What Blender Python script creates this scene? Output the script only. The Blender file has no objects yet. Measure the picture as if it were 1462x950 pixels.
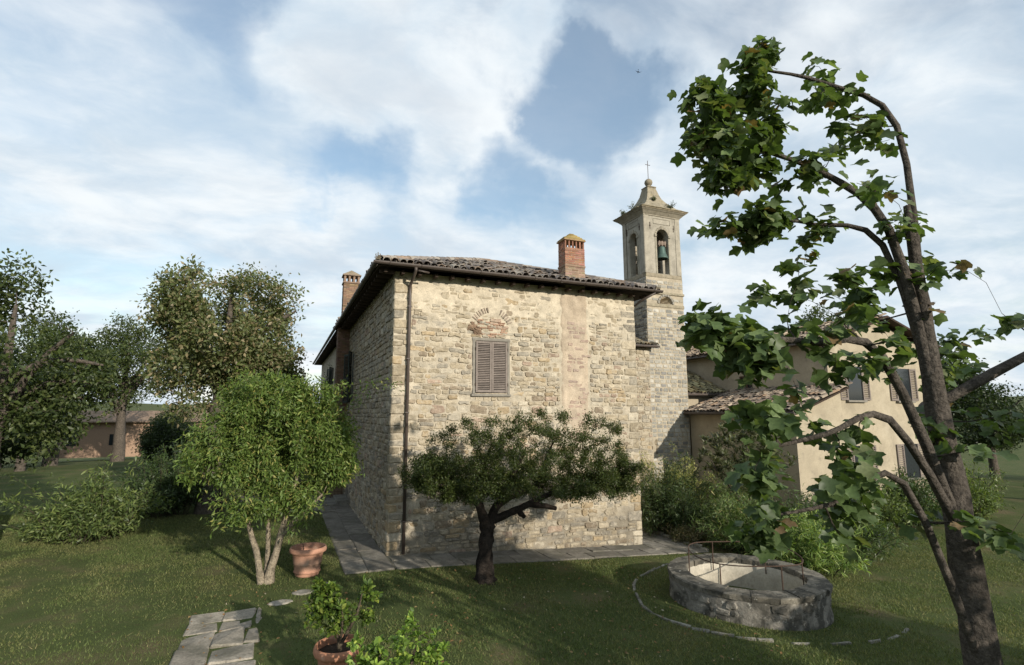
import bpy, math, random
import numpy as np
from mathutils import Vector, Matrix

S = bpy.context.scene
COL = S.collection
R = math.radians

# ------------------------------------------------------------------ camera
# house frame: x along the front wall, y into depth along the side wall, z up;
# the near house corner stands at the origin.
cam_d = bpy.data.cameras.new('camera')
cam = bpy.data.objects.new('camera', cam_d)
COL.objects.link(cam)
cam.location = (-2.945, -15.92, 4.0)
cam.rotation_euler = (math.pi / 2 + R(8.604), 0, R(-22.284))
cam_d.sensor_fit = 'HORIZONTAL'
cam_d.sensor_width = 36
cam_d.lens = 760.0 / 1462 * 36
cam_d.shift_x = 12.0 / 1462
cam_d.clip_start = 0.1
cam_d.clip_end = 6000
S.camera = cam

# ------------------------------------------------------------------ light
DELTA, ELEV = R(16.5), R(17.8)
SUN = Vector((math.sin(DELTA) * math.cos(ELEV), -math.cos(DELTA) * math.cos(ELEV), math.sin(ELEV)))
sd = bpy.data.lights.new('sun', 'SUN')
sd.energy = 4.7
sd.angle = R(0.6)
sd.color = (1.0, 0.92, 0.80)
so = bpy.data.objects.new('sun', sd)
COL.objects.link(so)
so.rotation_euler = (-SUN).to_track_quat('-Z', 'Y').to_euler()

W = bpy.data.worlds.new('World')
S.world = W
W.use_nodes = True


class NT:
    """tiny node helper"""

    def __init__(s, tree):
        s.t = tree
        s.n = tree.nodes
        s.n.clear()

    def __call__(s, typ, ins=None, **kw):
        nd = s.n.new(typ)
        for k, v in kw.items():
            setattr(nd, k, v)
        for k, v in (ins or {}).items():
            sock = nd.inputs[k]
            if isinstance(v, bpy.types.NodeSocket):
                s.t.links.new(v, sock)
            else:
                sock.default_value = v
        return nd

    def math(s, op, a, b=None, clamp=False):
        i = {0: a}
        if b is not None:
            i[1] = b
        return s('ShaderNodeMath', i, operation=op, use_clamp=clamp).outputs[0]

    def vmath(s, op, a, b=None):
        i = {0: a}
        if b is not None:
            i[1] = b
        return s('ShaderNodeVectorMath', i, operation=op)

    def mix(s, fac, a, b, blend='MIX'):
        nd = s('ShaderNodeMix', data_type='RGBA', blend_type=blend)
        for k, v in ((0, fac), (6, a), (7, b)):
            if isinstance(v, bpy.types.NodeSocket):
                s.t.links.new(v, nd.inputs[k])
            else:
                nd.inputs[k].default_value = v
        return nd.outputs[2]

    def ramp(s, fac, stops, interp='LINEAR'):
        nd = s('ShaderNodeValToRGB', {0: fac})
        cr = nd.color_ramp
        cr.interpolation = interp
        while len(cr.elements) < len(stops):
            cr.elements.new(0.5)
        for e, (p, c) in zip(cr.elements, stops):
            e.position = p
            e.color = c if len(c) == 4 else (*c, 1)
        return nd.outputs[0]

    def noise(s, vec, scale, detail=4, rough=.5, dist=0.0):
        return s('ShaderNodeTexNoise', {'Vector': vec, 'Scale': scale, 'Detail': detail, 'Roughness': rough, 'Distortion': dist}).outputs['Fac']

    def smooth(s, x, a, b, lo=0., hi=1.):
        return s('ShaderNodeMapRange', {0: x, 1: a, 2: b, 3: lo, 4: hi}, interpolation_type='SMOOTHSTEP').outputs[0]


def pixel_dir(px, py):
    f = 760.0
    q = Vector(((px - 719) / f, -(py - 475) / f, -1.0)).normalized()
    return cam.rotation_euler.to_matrix() @ q


def build_sky():
    n = NT(W.node_tree)
    sky = n('ShaderNodeTexSky', sky_type='NISHITA', sun_disc=False, sun_elevation=ELEV,
            sun_rotation=math.pi - DELTA, altitude=350, air_density=1.45, dust_density=0.3, ozone_density=2.2)
    b0 = n('ShaderNodeBackground', {'Color': sky.outputs[0], 'Strength': 0.15})
    d = n('ShaderNodeTexCoord').outputs['Generated']
    sep = n('ShaderNodeSeparateXYZ', {0: d})
    z = n.math('MAXIMUM', sep.outputs['Z'], 0.0)
    zz = n.math('ADD', z, 0.22)
    pl = n('ShaderNodeCombineXYZ', {0: n.math('DIVIDE', sep.outputs['X'], zz), 1: n.math('DIVIDE', sep.outputs['Y'], zz), 2: 0.0}).outputs[0]
    # wind-drawn layer: stretch along one direction
    mp = n('ShaderNodeMapping', {'Vector': pl, 'Rotation': (0, 0, R(38)), 'Scale': (1.0, 1.35, 1.0), 'Location': (3.1, 1.7, 0)}).outputs[0]
    warp = n('ShaderNodeTexNoise', {'Vector': mp, 'Scale': 1.6, 'Detail': 3.0}).outputs['Color']
    mpw = n.vmath('ADD', mp, n.vmath('SCALE', n.vmath('SUBTRACT', warp, (.5, .5, .5)).outputs[0]).outputs[0])
    mpw.inputs[1].links[0].from_node.inputs['Scale'].default_value = 0.4
    mpw = mpw.outputs[0]
    big = n.noise(mpw, 1.0, 5, .5)
    fine = n.noise(mpw, 3.2, 9, .58, .15)
    cov = n.math('ADD', n.math('MULTIPLY', big, .66), n.math('MULTIPLY', fine, .34))
    # ragged directions so that the masses get torn outlines
    wn = n('ShaderNodeTexNoise', {'Vector': d, 'Scale': 5.5, 'Detail': 6.0, 'Roughness': .54}).outputs['Color']
    wv = n('ShaderNodeVectorMath', {0: n.vmath('SUBTRACT', wn, (.5, .5, .5)).outputs[0], 'Scale': .36}, operation='SCALE').outputs[0]
    dw = n.vmath('NORMALIZE', n.vmath('ADD', d, wv).outputs[0]).outputs[0]
    # the broad cloud bank and the openings of this sky, as masses on the dome
    for px, py, ang, amp in ((600, 110, 15, .16), (500, 50, 13, .10), (690, 170, 9, .09), (960, 150, 8, .05),
                             (880, 280, 11, .10), (640, 330, 10, .12), (430, 300, 9, .08),
                             (845, 165, 6.5, -.15), (905, 165, 6, -.08), (790, 130, 5, -.07), (470, 228, 6, -.13), (530, 250, 6, -.11),
                             (718, 252, 4.5, -.11), (650, 25, 6, -.08), (850, 60, 9, -.035), (1000, 95, 6, -.03),
                             (365, 60, 7, -.10), (1050, 230, 6, .06), (440, 380, 6, -.05)):
        dv = pixel_dir(px, py)
        dt = n.vmath('DOT_PRODUCT', dw, tuple(dv)).outputs['Value']
        m = n.smooth(dt, math.cos(R(ang)), 1.0)
        cov = n.math('ADD', cov, n.math('MULTIPLY', m, amp))
    # thin haze of cloud towards the horizon
    cov = n.math('ADD', cov, n.smooth(z, .42, .05, 0, .10))
    dens = n.smooth(cov, .33, .63, .20, 1.0)
    # cloud shade: bright tops, greyer thick middles
    thick = n.smooth(cov, .56, .86)
    sh = n.noise(mpw, 2.2, 7, .6)
    bright = n.mix(n.smooth(sh, .35, .68), (.60, .715, .82, 1), (.90, .945, .97, 1))
    ccol = n.mix(n.math('MULTIPLY', thick, .62), bright, (.60, .655, .72, 1))
    b1 = n('ShaderNodeBackground', {'Color': ccol, 'Strength': 0.92})
    mx = n('ShaderNodeMixShader', {0: dens, 1: b0.outputs[0], 2: b1.outputs[0]})
    n('ShaderNodeOutputWorld', {'Surface': mx.outputs[0]})


build_sky()
S.view_settings.view_transform = 'Standard'
S.view_settings.look = 'None'
S.view_settings.gamma = 1
S.view_settings.exposure = 0.20
S.view_settings.use_curve_mapping = False
S.render.engine = 'CYCLES'
S.cycles.max_bounces = 6
S.cycles.transparent_max_bounces = 6

# ------------------------------------------------------------------ helpers
rng = np.random.default_rng(7)


def obj_from(name, me, mat=None, parent=None):
    if mat:
        me.materials.append(mat)
    o = bpy.data.objects.new(name, me)
    COL.objects.link(o)
    if parent:
        o.parent = parent
    return o


def set_tint(me, tint, nv):
    a = me.color_attributes.new('tint', 'FLOAT_COLOR', 'POINT')
    t = np.ones((nv, 4), np.float32)
    t[:, :3] = np.asarray(tint, np.float32)
    a.data.foreach_set('color', t.ravel())


def mk(name, verts, faces, mat=None, parent=None, tint=None, smooth=False):
    me = bpy.data.meshes.new(name)
    me.from_pydata([tuple(map(float, v)) for v in verts], [], faces)
    if tint is not None:
        set_tint(me, tint, len(verts))
    if smooth:
        me.polygons.foreach_set('use_smooth', np.ones(len(me.polygons), bool))
    return obj_from(name, me, mat, parent)


def mk_np(name, V, F, mat=None, parent=None, tint=None, smooth=False):
    V = np.ascontiguousarray(V, np.float32)
    F = np.ascontiguousarray(F, np.int32)
    me = bpy.data.meshes.new(name)
    k = F.shape[1]
    me.vertices.add(len(V))
    me.vertices.foreach_set('co', V.ravel())
    me.loops.add(F.size)
    me.loops.foreach_set('vertex_index', F.ravel())
    me.polygons.add(len(F))
    me.polygons.foreach_set('loop_start', np.arange(0, F.size, k, dtype=np.int32))
    me.polygons.foreach_set('loop_total', np.full(len(F), k, np.int32))
    me.update(calc_edges=True)
    if tint is not None:
        set_tint(me, tint, len(V))
    if smooth:
        me.polygons.foreach_set('use_smooth', np.ones(len(F), bool))
    return obj_from(name, me, mat, parent)


class Acc:
    """collect several pieces into one mesh"""

    def __init__(s):
        s.v, s.f, s.t = [], [], []

    def add(s, v, f, tint=(1, 1, 1)):
        o = len(s.v)
        s.v.extend(v)
        s.f.extend([tuple(i + o for i in q) for q in f])
        tint = np.asarray(tint)
        s.t.extend([tuple(tint)] * len(v) if tint.ndim == 1 else [tuple(q) for q in tint])

    def build(s, name, mat, parent=None, smooth=False):
        return mk(name, s.v, s.f, mat, parent, np.array(s.t), smooth)


def thing(name, label, cat, loc=(0, 0, 0), group=None):
    o = bpy.data.objects.new(name, None)
    COL.objects.link(o)
    o.location = loc
    o.empty_display_size = .2
    return tag(o, label, cat, group)


def tag(o, label, cat, group=None):
    o['label'] = label
    o['category'] = cat
    if group:
        o['group'] = group
    return o


def structure(o):
    o['kind'] = 'structure'
    return o


def stuff(o):
    o['kind'] = 'stuff'
    return o


def place(o, thing_obj):
    """parent a mesh given in world coordinates under a thing standing at its base"""
    o.parent = thing_obj
    o.matrix_parent_inverse = Matrix.Translation(thing_obj.location).inverted()
    return o


def box(x0, x1, y0, y1, z0, z1):
    v = [(x0, y0, z0), (x1, y0, z0), (x1, y1, z0), (x0, y1, z0), (x0, y0, z1), (x1, y0, z1), (x1, y1, z1), (x0, y1, z1)]
    f = [(0, 3, 2, 1), (4, 5, 6, 7), (0, 1, 5, 4), (1, 2, 6, 5), (2, 3, 7, 6), (3, 0, 4, 7)]
    return v, f


def cbox(x0, x1, y0, y1, z0, z1, c=.01, jit=0.0, r=None):
    """chamfered, slightly irregular block: 24 verts"""
    lo, hi = np.array((x0, y0, z0), float), np.array((x1, y1, z1), float)
    v = []
    idx = {}
    for cx in (0, 1):
        for cy in (0, 1):
            for cz in (0, 1):
                b = np.where(np.array((cx, cy, cz)), hi, lo)
                if jit and r is not None:
                    b = b + r.uniform(-jit, jit, 3)
                sg = np.where(np.array((cx, cy, cz)), -1, 1)
                for a in range(3):
                    q = b + sg * c
                    q[a] = b[a]
                    idx[(cx, cy, cz, a)] = len(v)
                    v.append(tuple(q))
    f = []
    for a in range(3):
        o1, o2 = (a + 1) % 3, (a + 2) % 3
        for s in (0, 1):
            def g(p, q):
                k = [0, 0, 0]
                k[a], k[o1], k[o2] = s, p, q
                return idx[(*k, a)]
            q = (g(0, 0), g(1, 0), g(1, 1), g(0, 1))
            f.append(q if s else q[::-1])
    for a in range(3):       # edges along axis a
        o1, o2 = (a + 1) % 3, (a + 2) % 3
        for s1 in (0, 1):
            for s2 in (0, 1):
                def g(t, ax):
                    k = [0, 0, 0]
                    k[a], k[o1], k[o2] = t, s1, s2
                    return idx[(*k, ax)]
                q = (g(0, o1), g(1, o1), g(1, o2), g(0, o2))
                f.append(q[::-1] if (s1 ^ s2) else q)
    for cx in (0, 1):
        for cy in (0, 1):
            for cz in (0, 1):
                q = tuple(idx[(cx, cy, cz, a)] for a in range(3))
                f.append(q if (cx + cy + cz) % 2 else q[::-1])
    return v, f


def xf(v, M):
    return [tuple(M @ Vector(q)) for q in v]


def tube(pts, rad, n=6, cap=True):
    pts = [np.array(p, float) for p in pts]
    if np.isscalar(rad):
        rad = [rad] * len(pts)
    v, f = [], []
    t0 = pts[1] - pts[0]
    t0 /= np.linalg.norm(t0) + 1e-9
    ref = np.array((0, 0, 1.)) if abs(t0[2]) < .9 else np.array((1., 0, 0))
    s = np.cross(t0, ref)
    s /= np.linalg.norm(s)
    for i, p in enumerate(pts):
        a = pts[max(i - 1, 0)]
        b = pts[min(i + 1, len(pts) - 1)]
        t = b - a
        t /= np.linalg.norm(t) + 1e-9
        s = s - t * (s @ t)
        s /= np.linalg.norm(s) + 1e-9
        w = np.cross(t, s)
        for k in range(n):
            an = 2 * math.pi * k / n
            v.append(tuple(p + rad[i] * (math.cos(an) * s + math.sin(an) * w)))
    for i in range(len(pts) - 1):
        for k in range(n):
            f.append((i * n + k, i * n + (k + 1) % n, (i + 1) * n + (k + 1) % n, (i + 1) * n + k))
    if cap:
        f.append(tuple(range(n))[::-1])
        f.append(tuple(range((len(pts) - 1) * n, len(pts) * n)))
    return v, f


def lathe(prof, n=32, c=(0, 0, 0), wob=0.0, seed=1, cap_ends=True):
    r = np.random.default_rng(seed)
    ph = r.uniform(0, 6, 4)
    v, f = [], []
    for (rr, z) in prof:
        for k in range(n):
            a = 2 * math.pi * k / n
            w = 1 + wob * (math.sin(2 * a + ph[0] + z) + .5 * math.sin(3 * a + ph[1] - 2 * z) + .4 * math.sin(7 * a + ph[2] + 5 * z))
            v.append((c[0] + rr * w * math.cos(a), c[1] + rr * w * math.sin(a), c[2] + z))
    m = len(prof)
    for i in range(m - 1):
        for k in range(n):
            f.append((i * n + k, i * n + (k + 1) % n, (i + 1) * n + (k + 1) % n, (i + 1) * n + k))
    if cap_ends:
        f.append(tuple(range(n))[::-1])
        f.append(tuple(range((m - 1) * n, m * n)))
    return v, f


def _h(ix, iy, s):
    n = (ix.astype(np.int64) * 374761393 + iy.astype(np.int64) * 668265263 + s * 982451653) & 0x7fffffff
    n = ((n ^ (n >> 13)) * 1274126177) & 0x7fffffff
    n = (n ^ (n >> 16)) & 0xffff
    return n / 65535.0


def vnoise(x, y, s=0):
    x, y = np.asarray(x, float), np.asarray(y, float)
    ix, iy = np.floor(x), np.floor(y)
    fx, fy = x - ix, y - iy
    fx, fy = fx * fx * (3 - 2 * fx), fy * fy * (3 - 2 * fy)
    a, b, c, d = _h(ix, iy, s), _h(ix + 1, iy, s), _h(ix, iy + 1, s), _h(ix + 1, iy + 1, s)
    return (a * (1 - fx) + b * fx) * (1 - fy) + (c * (1 - fx) + d * fx) * fy


def fbm(x, y, s=0, o=4):
    t, a, r = 0, .5, 0
    for i in range(o):
        t = t + a * vnoise(np.asarray(x) * 2 ** i, np.asarray(y) * 2 ** i, s + i)
        r += a
        a *= .5
    return t / r


def ground_z(x, y):
    x = np.asarray(x, float)
    t = np.clip(x, 0, 12.5)
    return -.054 * t


# ------------------------------------------------------------------ materials
def material(name, color=(1, 1, 1), rough=.9, tint=True, var=.25, vscale=6.0, grain=60.0, bump=.3, bscale=40.0,
             stains=None, spec=.2, metallic=0.0, bdist=.01):
    """procedural: per-piece tint * patchy variation, grain and relief"""
    m = bpy.data.materials.new(name)
    m.use_nodes = True
    n = NT(m.node_tree)
    pos = n('ShaderNodeNewGeometry').outputs['Position']
    col = (*color, 1)
    if tint:
        at = n('ShaderNodeAttribute', attribute_name='tint').outputs['Color']
        col = n.mix(1.0, at, col, 'MULTIPLY')
    a = n.noise(pos, vscale, 5, .6)
    col = n.mix(1.0, col, n.ramp(a, [(.25, (1 - var,) * 3), (.75, (1 + var * .6,) * 3)]), 'MULTIPLY')
    g = n.noise(pos, grain, 3, .6)
    col = n.mix(1.0, col, n.ramp(g, [(.3, (1 - var * .7,) * 3), (.7, (1 + var * .35,) * 3)]), 'MULTIPLY')
    for st in (stains or []):
        sc, lo, hi, c, amt = st
        k = n.smooth(n.noise(pos, sc, 6, .62), lo, hi, 0, amt)
        col = n.mix(k, col, (*c, 1))
    bm = n('ShaderNodeBump', {'Height': n.noise(pos, bscale, 6, .6), 'Strength': bump, 'Distance': bdist})
    p = n('ShaderNodeBsdfPrincipled', {'Base Color': col, 'Roughness': rough, 'Normal': bm.outputs[0], 'Metallic': metallic,
                                       'Specular IOR Level': spec})
    n('ShaderNodeOutputMaterial', {'Surface': p.outputs[0]})
    return m


def leaf_material(name, trans=.35, rough=.45, spec=.35):
    m = bpy.data.materials.new(name)
    m.use_nodes = True
    n = NT(m.node_tree)
    at = n('ShaderNodeAttribute', attribute_name='tint').outputs['Color']
    pos = n('ShaderNodeNewGeometry').outputs['Position']
    g = n.noise(pos, 35, 2, .5)
    col = n.mix(1.0, at, n.ramp(g, [(.3, (.8,) * 3), (.7, (1.15,) * 3)]), 'MULTIPLY')
    p = n('ShaderNodeBsdfPrincipled', {'Base Color': col, 'Roughness': rough, 'Specular IOR Level': spec})
    tr = n('ShaderNodeBsdfTranslucent', {'Color': n.mix(1.0, col, (1.5, 1.6, .6, 1), 'MULTIPLY')})
    mx = n('ShaderNodeMixShader', {0: trans, 1: p.outputs[0], 2: tr.outputs[0]})
    n('ShaderNodeOutputMaterial', {'Surface': mx.outputs[0]})
    return m


M = {}
M['stone'] = material('stone', var=.34, vscale=7, grain=30, bump=.8, bscale=24, bdist=.025,
                      stains=[(5.5, .50, .66, (.43, .375, .285), .62), (9, .58, .70, (.10, .082, .06), .6), (2.2, .58, .74, (.50, .44, .34), .4)])
M['mortar'] = material('mortar', color=(.43, .375, .285), tint=True, var=.34, vscale=3.0, grain=45, bump=.7, bscale=32, bdist=.02,
                       stains=[(5, .58, .74, (.20, .15, .09), .55), (14, .60, .72, (.13, .10, .07), .5)])
M['tower_stone'] = material('tower_stone', var=.22, vscale=5, grain=30, bump=.5, bscale=25, bdist=.02,
                            stains=[(3.5, .52, .68, (.15, .145, .13), .6), (1.1, .55, .72, (.20, .19, .165), .55), (9, .6, .7, (.46, .43, .36), .5)])
M['render_stone'] = material('render_stone', color=(.35, .32, .26), tint=True, var=.34, vscale=2.2, grain=26, bump=.3, bscale=30,
                             stains=[(2.4, .50, .72, (.20, .18, .14), .6), (8, .60, .76, (.15, .135, .105), .5)])
M['spire_stone'] = material('spire_stone', color=(.31, .275, .215), tint=True, var=.32, vscale=4, grain=28, bump=.5, bscale=22,
                            stains=[(3.2, .56, .70, (.20, .165, .07), .45), (5, .55, .70, (.09, .088, .06), .65)])
M['brick'] = material('brick', var=.25, vscale=8, grain=45, bump=.45, bscale=45, stains=[(6, .6, .75, (.12, .09, .07), .5)])
M['tile'] = material('tile', var=.35, vscale=6, grain=32, bump=.5, bscale=30,
                     stains=[(5, .55, .70, (.34, .30, .25), .55), (7.5, .62, .74, (.26, .17, .05), .5), (3, .58, .72, (.07, .06, .05), .5)])
M['plaster'] = material('plaster', color=(.38, .325, .235), tint=False, var=.18, vscale=1.4, grain=18, bump=.2, bscale=14,
                        stains=[(.8, .48, .72, (.25, .215, .16), .6), (3, .58, .74, (.19, .165, .13), .5), (.35, .5, .7, (.42, .375, .29), .5)])
M['metal'] = material('painted_metal', color=(.075, .058, .048), tint=False, rough=.5, var=.25, vscale=5, bump=.06, spec=.4)
M['rust'] = material('rusty_iron', color=(.07, .042, .028), tint=False, rough=.8, var=.4, vscale=20, bump=.3, spec=.3)
M['wood'] = material('weathered_wood', color=(.215, .18, .155), tint=True, rough=.8, var=.25, vscale=9, grain=60, bump=.3, bscale=50)
M['green_wood'] = material('green_painted_wood', color=(.035, .045, .04), tint=True, rough=.6, var=.25, vscale=9, bump=.2)
M['dark_wood'] = material('dark_wood', color=(.05, .034, .024), tint=False, rough=.8, var=.35, vscale=9, bump=.3)
M['frame'] = material('grey_stone_frame', color=(.235, .215, .18), tint=False, var=.28, vscale=6, bump=.3)
M['glass'] = material('dark_glass', color=(.02, .024, .028), tint=False, rough=.08, var=.05, bump=.02, spec=.6)
M['bark'] = material('bark', color=(1, 1, 1), tint=True, rough=.95, var=.6, vscale=9, grain=30, bump=1.0, bscale=20, bdist=.06)
M['terracotta'] = material('terracotta', tint=True, rough=.85, var=.22, vscale=4.5, grain=50, bump=.25,
                           stains=[(4, .55, .75, (.44, .37, .29), .55), (7, .62, .76, (.13, .10, .07), .45)])
M['soil'] = material('soil', color=(.045, .032, .022), tint=False, var=.5, vscale=30, bump=1, bscale=50)
M['paving'] = material('paving', var=.38, vscale=3.5, grain=26, bump=.8, bscale=16, bdist=.02,
                       stains=[(1.3, .46, .64, (.10, .095, .07), .65), (6, .58, .70, (.08, .072, .055), .65), (14, .62, .72, (.36, .33, .27), .5)])
M['well'] = material('well_stone', color=(.24, .22, .185), tint=True, var=.42, vscale=3.5, grain=24, bump=.8, bscale=16, bdist=.03,
                     stains=[(3.0, .44, .58, (.045, .043, .035), .85), (9, .60, .70, (.45, .43, .37), .6)])
M['well_in'] = material('well_plaster', color=(.44, .40, .32), tint=True, var=.25, vscale=3, grain=20, bump=.4, bscale=16,
                        stains=[(2.2, .55, .72, (.16, .14, .11), .55)])
M['bronze'] = material('bell_bronze', color=(.085, .135, .115), tint=False, rough=.55, metallic=.35, var=.35, vscale=7, bump=.15)
M['leaf'] = leaf_material('leaf')
M['leaf_gloss'] = leaf_material('leaf_gloss', .32, .48, .3)
M['leaf_dull'] = leaf_material('leaf_dull', .25, .6, .2)
M['feather'] = material('feather', color=(.02, .02, .022), tint=False, var=.2, bump=.1)


def ground_material():
    m = bpy.data.materials.new('lawn')
    m.use_nodes = True
    n = NT(m.node_tree)
    pos = n('ShaderNodeNewGeometry').outputs['Position']
    a = n.noise(pos, .55, 5, .6)
    b = n.noise(pos, 5, 5, .65)
    c = n.noise(pos, 60, 3, .6)
    col = n.ramp(a, [(.30, (.060, .080, .026)), (.52, (.085, .105, .036)), (.68, (.14, .12, .06))])
    col = n.mix(n.smooth(b, .52, .72, 0, .6), col, (.095, .072, .04, 1))
    col = n.mix(1.0, col, n.ramp(c, [(.3, (.55,) * 3), (.7, (1.35,) * 3)]), 'MULTIPLY')
    bm = n('ShaderNodeBump', {'Height': n.noise(pos, 38, 5, .7), 'Strength': .9, 'Distance': .04})
    p = n('ShaderNodeBsdfPrincipled', {'Base Color': col, 'Roughness': 1.0, 'Normal': bm.outputs[0], 'Specular IOR Level': .1})
    n('ShaderNodeOutputMaterial', {'Surface': p.outputs[0]})
    return m


M['lawn'] = ground_material()


# ------------------------------------------------------------------ ground
def build_ground():
    def axis(lo, hi, step):
        core = list(np.arange(lo, hi + .01, step))
        out, d, p = [], step, lo
        left, right = [], []
        while p > -3500:
            d *= 1.6
            p -= d
            left.append(p)
        d, p = step, hi
        while p < 3500:
            d *= 1.6
            p += d
            right.append(p)
        return np.array(left[::-1] + core + right)
    X, Y = axis(-16, 18, .5), axis(-18, 16, .5)
    gx, gy = np.meshgrid(X, Y)
    gz = ground_z(gx, gy) + (fbm(gx * .5, gy * .5, 3) - .5) * .05 - .012
    far = np.clip((np.hypot(gx, gy) - 200) / 2500, 0, 1)
    gz = gz + far * 130 * fbm(gx / 420, gy / 420, 9) - np.clip((np.hypot(gx, gy) - 40) / 200, 0, 1) * 12
    V = np.stack([gx.ravel(), gy.ravel(), gz.ravel()], 1)
    nx = len(X)
    i = np.arange(len(Y) - 1)[:, None] * nx + np.arange(nx - 1)[None, :]
    i = i.ravel()
    F = np.stack([i, i + 1, i + nx + 1, i + nx], 1)
    structure(mk_np('ground', V, F, M['lawn'], smooth=True))


build_ground()


def paved(x, y):
    w = (vnoise(x * 3.1, y * 3.1, 71) - .25) * .16
    x, y = x + w * np.where(x < 5, -1, 1), y + w * .9 * np.where(y < 3, -1, 1) * -1
    a = (x > -1.32) & (x < 10.4) & (y > -1.38) & (y < 0.2)
    b = (x > -1.25) & (x < 0.1) & (y > -1.4) & (y < 13)
    c = (x > 8.6) & (x < 10.5) & (y > -1.3) & (y < 3.5)
    d = (x > -5.5) & (x < 0.1) & (y > 8.2) & (y < 14)
    e = (x < -3.10) & (x > -4.4) & (y < -3.1)
    return a | b | c | d | e


def build_paving():
    r = np.random.default_rng(21)
    bv, bf = [], []
    for (a, b, c, d) in ((-1.29, 0, -1.35, 13.4), (-4.6, -1.29, 8.23, 13.4), (0, 8.74, -1.35, .05), (8.74, 10.4, -1.35, 3.4)):
        o = len(bv)
        bv += [(a, c, float(ground_z(a, 0)) + .004), (b, c, float(ground_z(b, 0)) + .004), (b, d, float(ground_z(b, 0)) + .004), (a, d, float(ground_z(a, 0)) + .004)]
        bf.append((o, o + 1, o + 2, o + 3))
    root = structure(mk('pavement', bv, bf, M['paving'], None, (.13, .12, .09)))

    def slabs(x0, x1, y0, y1, rw, rl, along='x', n_edge=.0, pale=1.0):
        out = []
        if along == 'x':
            y = y0
            while y < y1 - .05:
                h = min(r.uniform(*rw), y1 - y)
                if y1 - y - h < .25:
                    h = y1 - y
                x = x0
                while x < x1 - .05:
                    w = min(r.uniform(*rl), x1 - x)
                    if x1 - x - w < .25:
                        w = x1 - x
                    out.append((x, x + w, y, y + h))
                    x += w
                y += h
        else:
            x = x0
            while x < x1 - .05:
                w = min(r.uniform(*rw), x1 - x)
                if x1 - x - w < .25:
                    w = x1 - x
                y = y0
                while y < y1 - .05:
                    h = min(r.uniform(*rl), y1 - y)
                    out.append((x, x + w, y, y + h))
                    y += h
                x += w
        for (a, b, c, d) in out:
            if b - a < .08 or d - c < .08:
                continue
            zt = float(ground_z((a + b) / 2, 0)) + r.uniform(.016, .030)
            g = r.uniform(.004, .010)
            sl = -.054 if (a + b) / 2 > 0 else 0
            v, f = cbox(a + g, b - g, c + g, d - g, -.14, 0, .014, .016, r)
            xm = (a + b) / 2
            v = [(q[0], q[1], q[2] + zt + sl * (q[0] - xm)) for q in v]
            t = r.uniform(.75, 1.15) * pale
            ti = np.array((.225, .205, .17)) * t
            mk('paving_slab', v, f, M['paving'], root, ti)
    slabs(0.02, 8.72, -1.36, -.03, (.5, .75), (.55, 1.15))
    slabs(8.72, 10.4, -1.36, 3.4, (.5, .7), (.5, .95), pale=1.05)
    slabs(-1.28, -.03, -1.36, 8.2, (.55, .75), (.8, 1.5), 'y', pale=.95)
    slabs(-4.6, -.03, 8.22, 13.5, (.7, .9), (.8, 1.4), 'y', pale=.8)
    # broad stone walk in the corner of the garden
    root2 = structure(mk('walkway', *box(-4.35, -3.15, -12, -3.2, -.4, -.2), M['paving'], None, (.3, .27, .22)))
    y = -3.15
    while y > -12:
        d = r.uniform(.5, .8)
        x = -4.4
        while x < -3.2:
            w = min(r.uniform(.5, .75), -3.12 - x)
            v, f = cbox(x + .01, x + w - .01, y - d + .01, y - .01, -.12, r.uniform(.012, .03), .025, .035, r)
            mk('paving_slab', v, f, M['paving'], root2, np.array((.34, .30, .24)) * r.uniform(.75, 1.15))
            x += w
        y -= d
    for k, (x, y, rx, ry) in enumerate(((-2.78, -2.95, .26, .16), (-2.30, -2.42, .24, .17), (-1.85, -2.05, .22, .15))):
        n = 14
        v = []
        for zz, sc in ((-.08, 1.0), (.015, .97), (.026, .85)):
            rr = np.random.default_rng(50 + k)
            for i in range(n):
                a = 2 * math.pi * i / n
                q = sc * rr.uniform(.82, 1.1)
                v.append((x + rx * q * math.cos(a), y + ry * q * math.sin(a), zz))
        f = [(i + j * n, (i + 1) % n + j * n, (i + 1) % n + (j + 1) * n, i + (j + 1) * n) for j in range(2) for i in range(n)]
        f.append(tuple(range(2 * n, 3 * n)))
        o = mk('stepping_stone', v, f, M['paving'], None, np.array((.33, .30, .25)))
        tag(o, ('irregular flat stepping stone beside the end of the stone walk', 'flat grey stepping stone in bare grass in front of the empty pot',
                'small dark stepping stone between the empty pot and the pavement corner')[k], 'stepping stone', 'stepping stones in the lawn')


build_paving()

WELL = (7.45, -5.70)
WELL_R = 1.76


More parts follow.
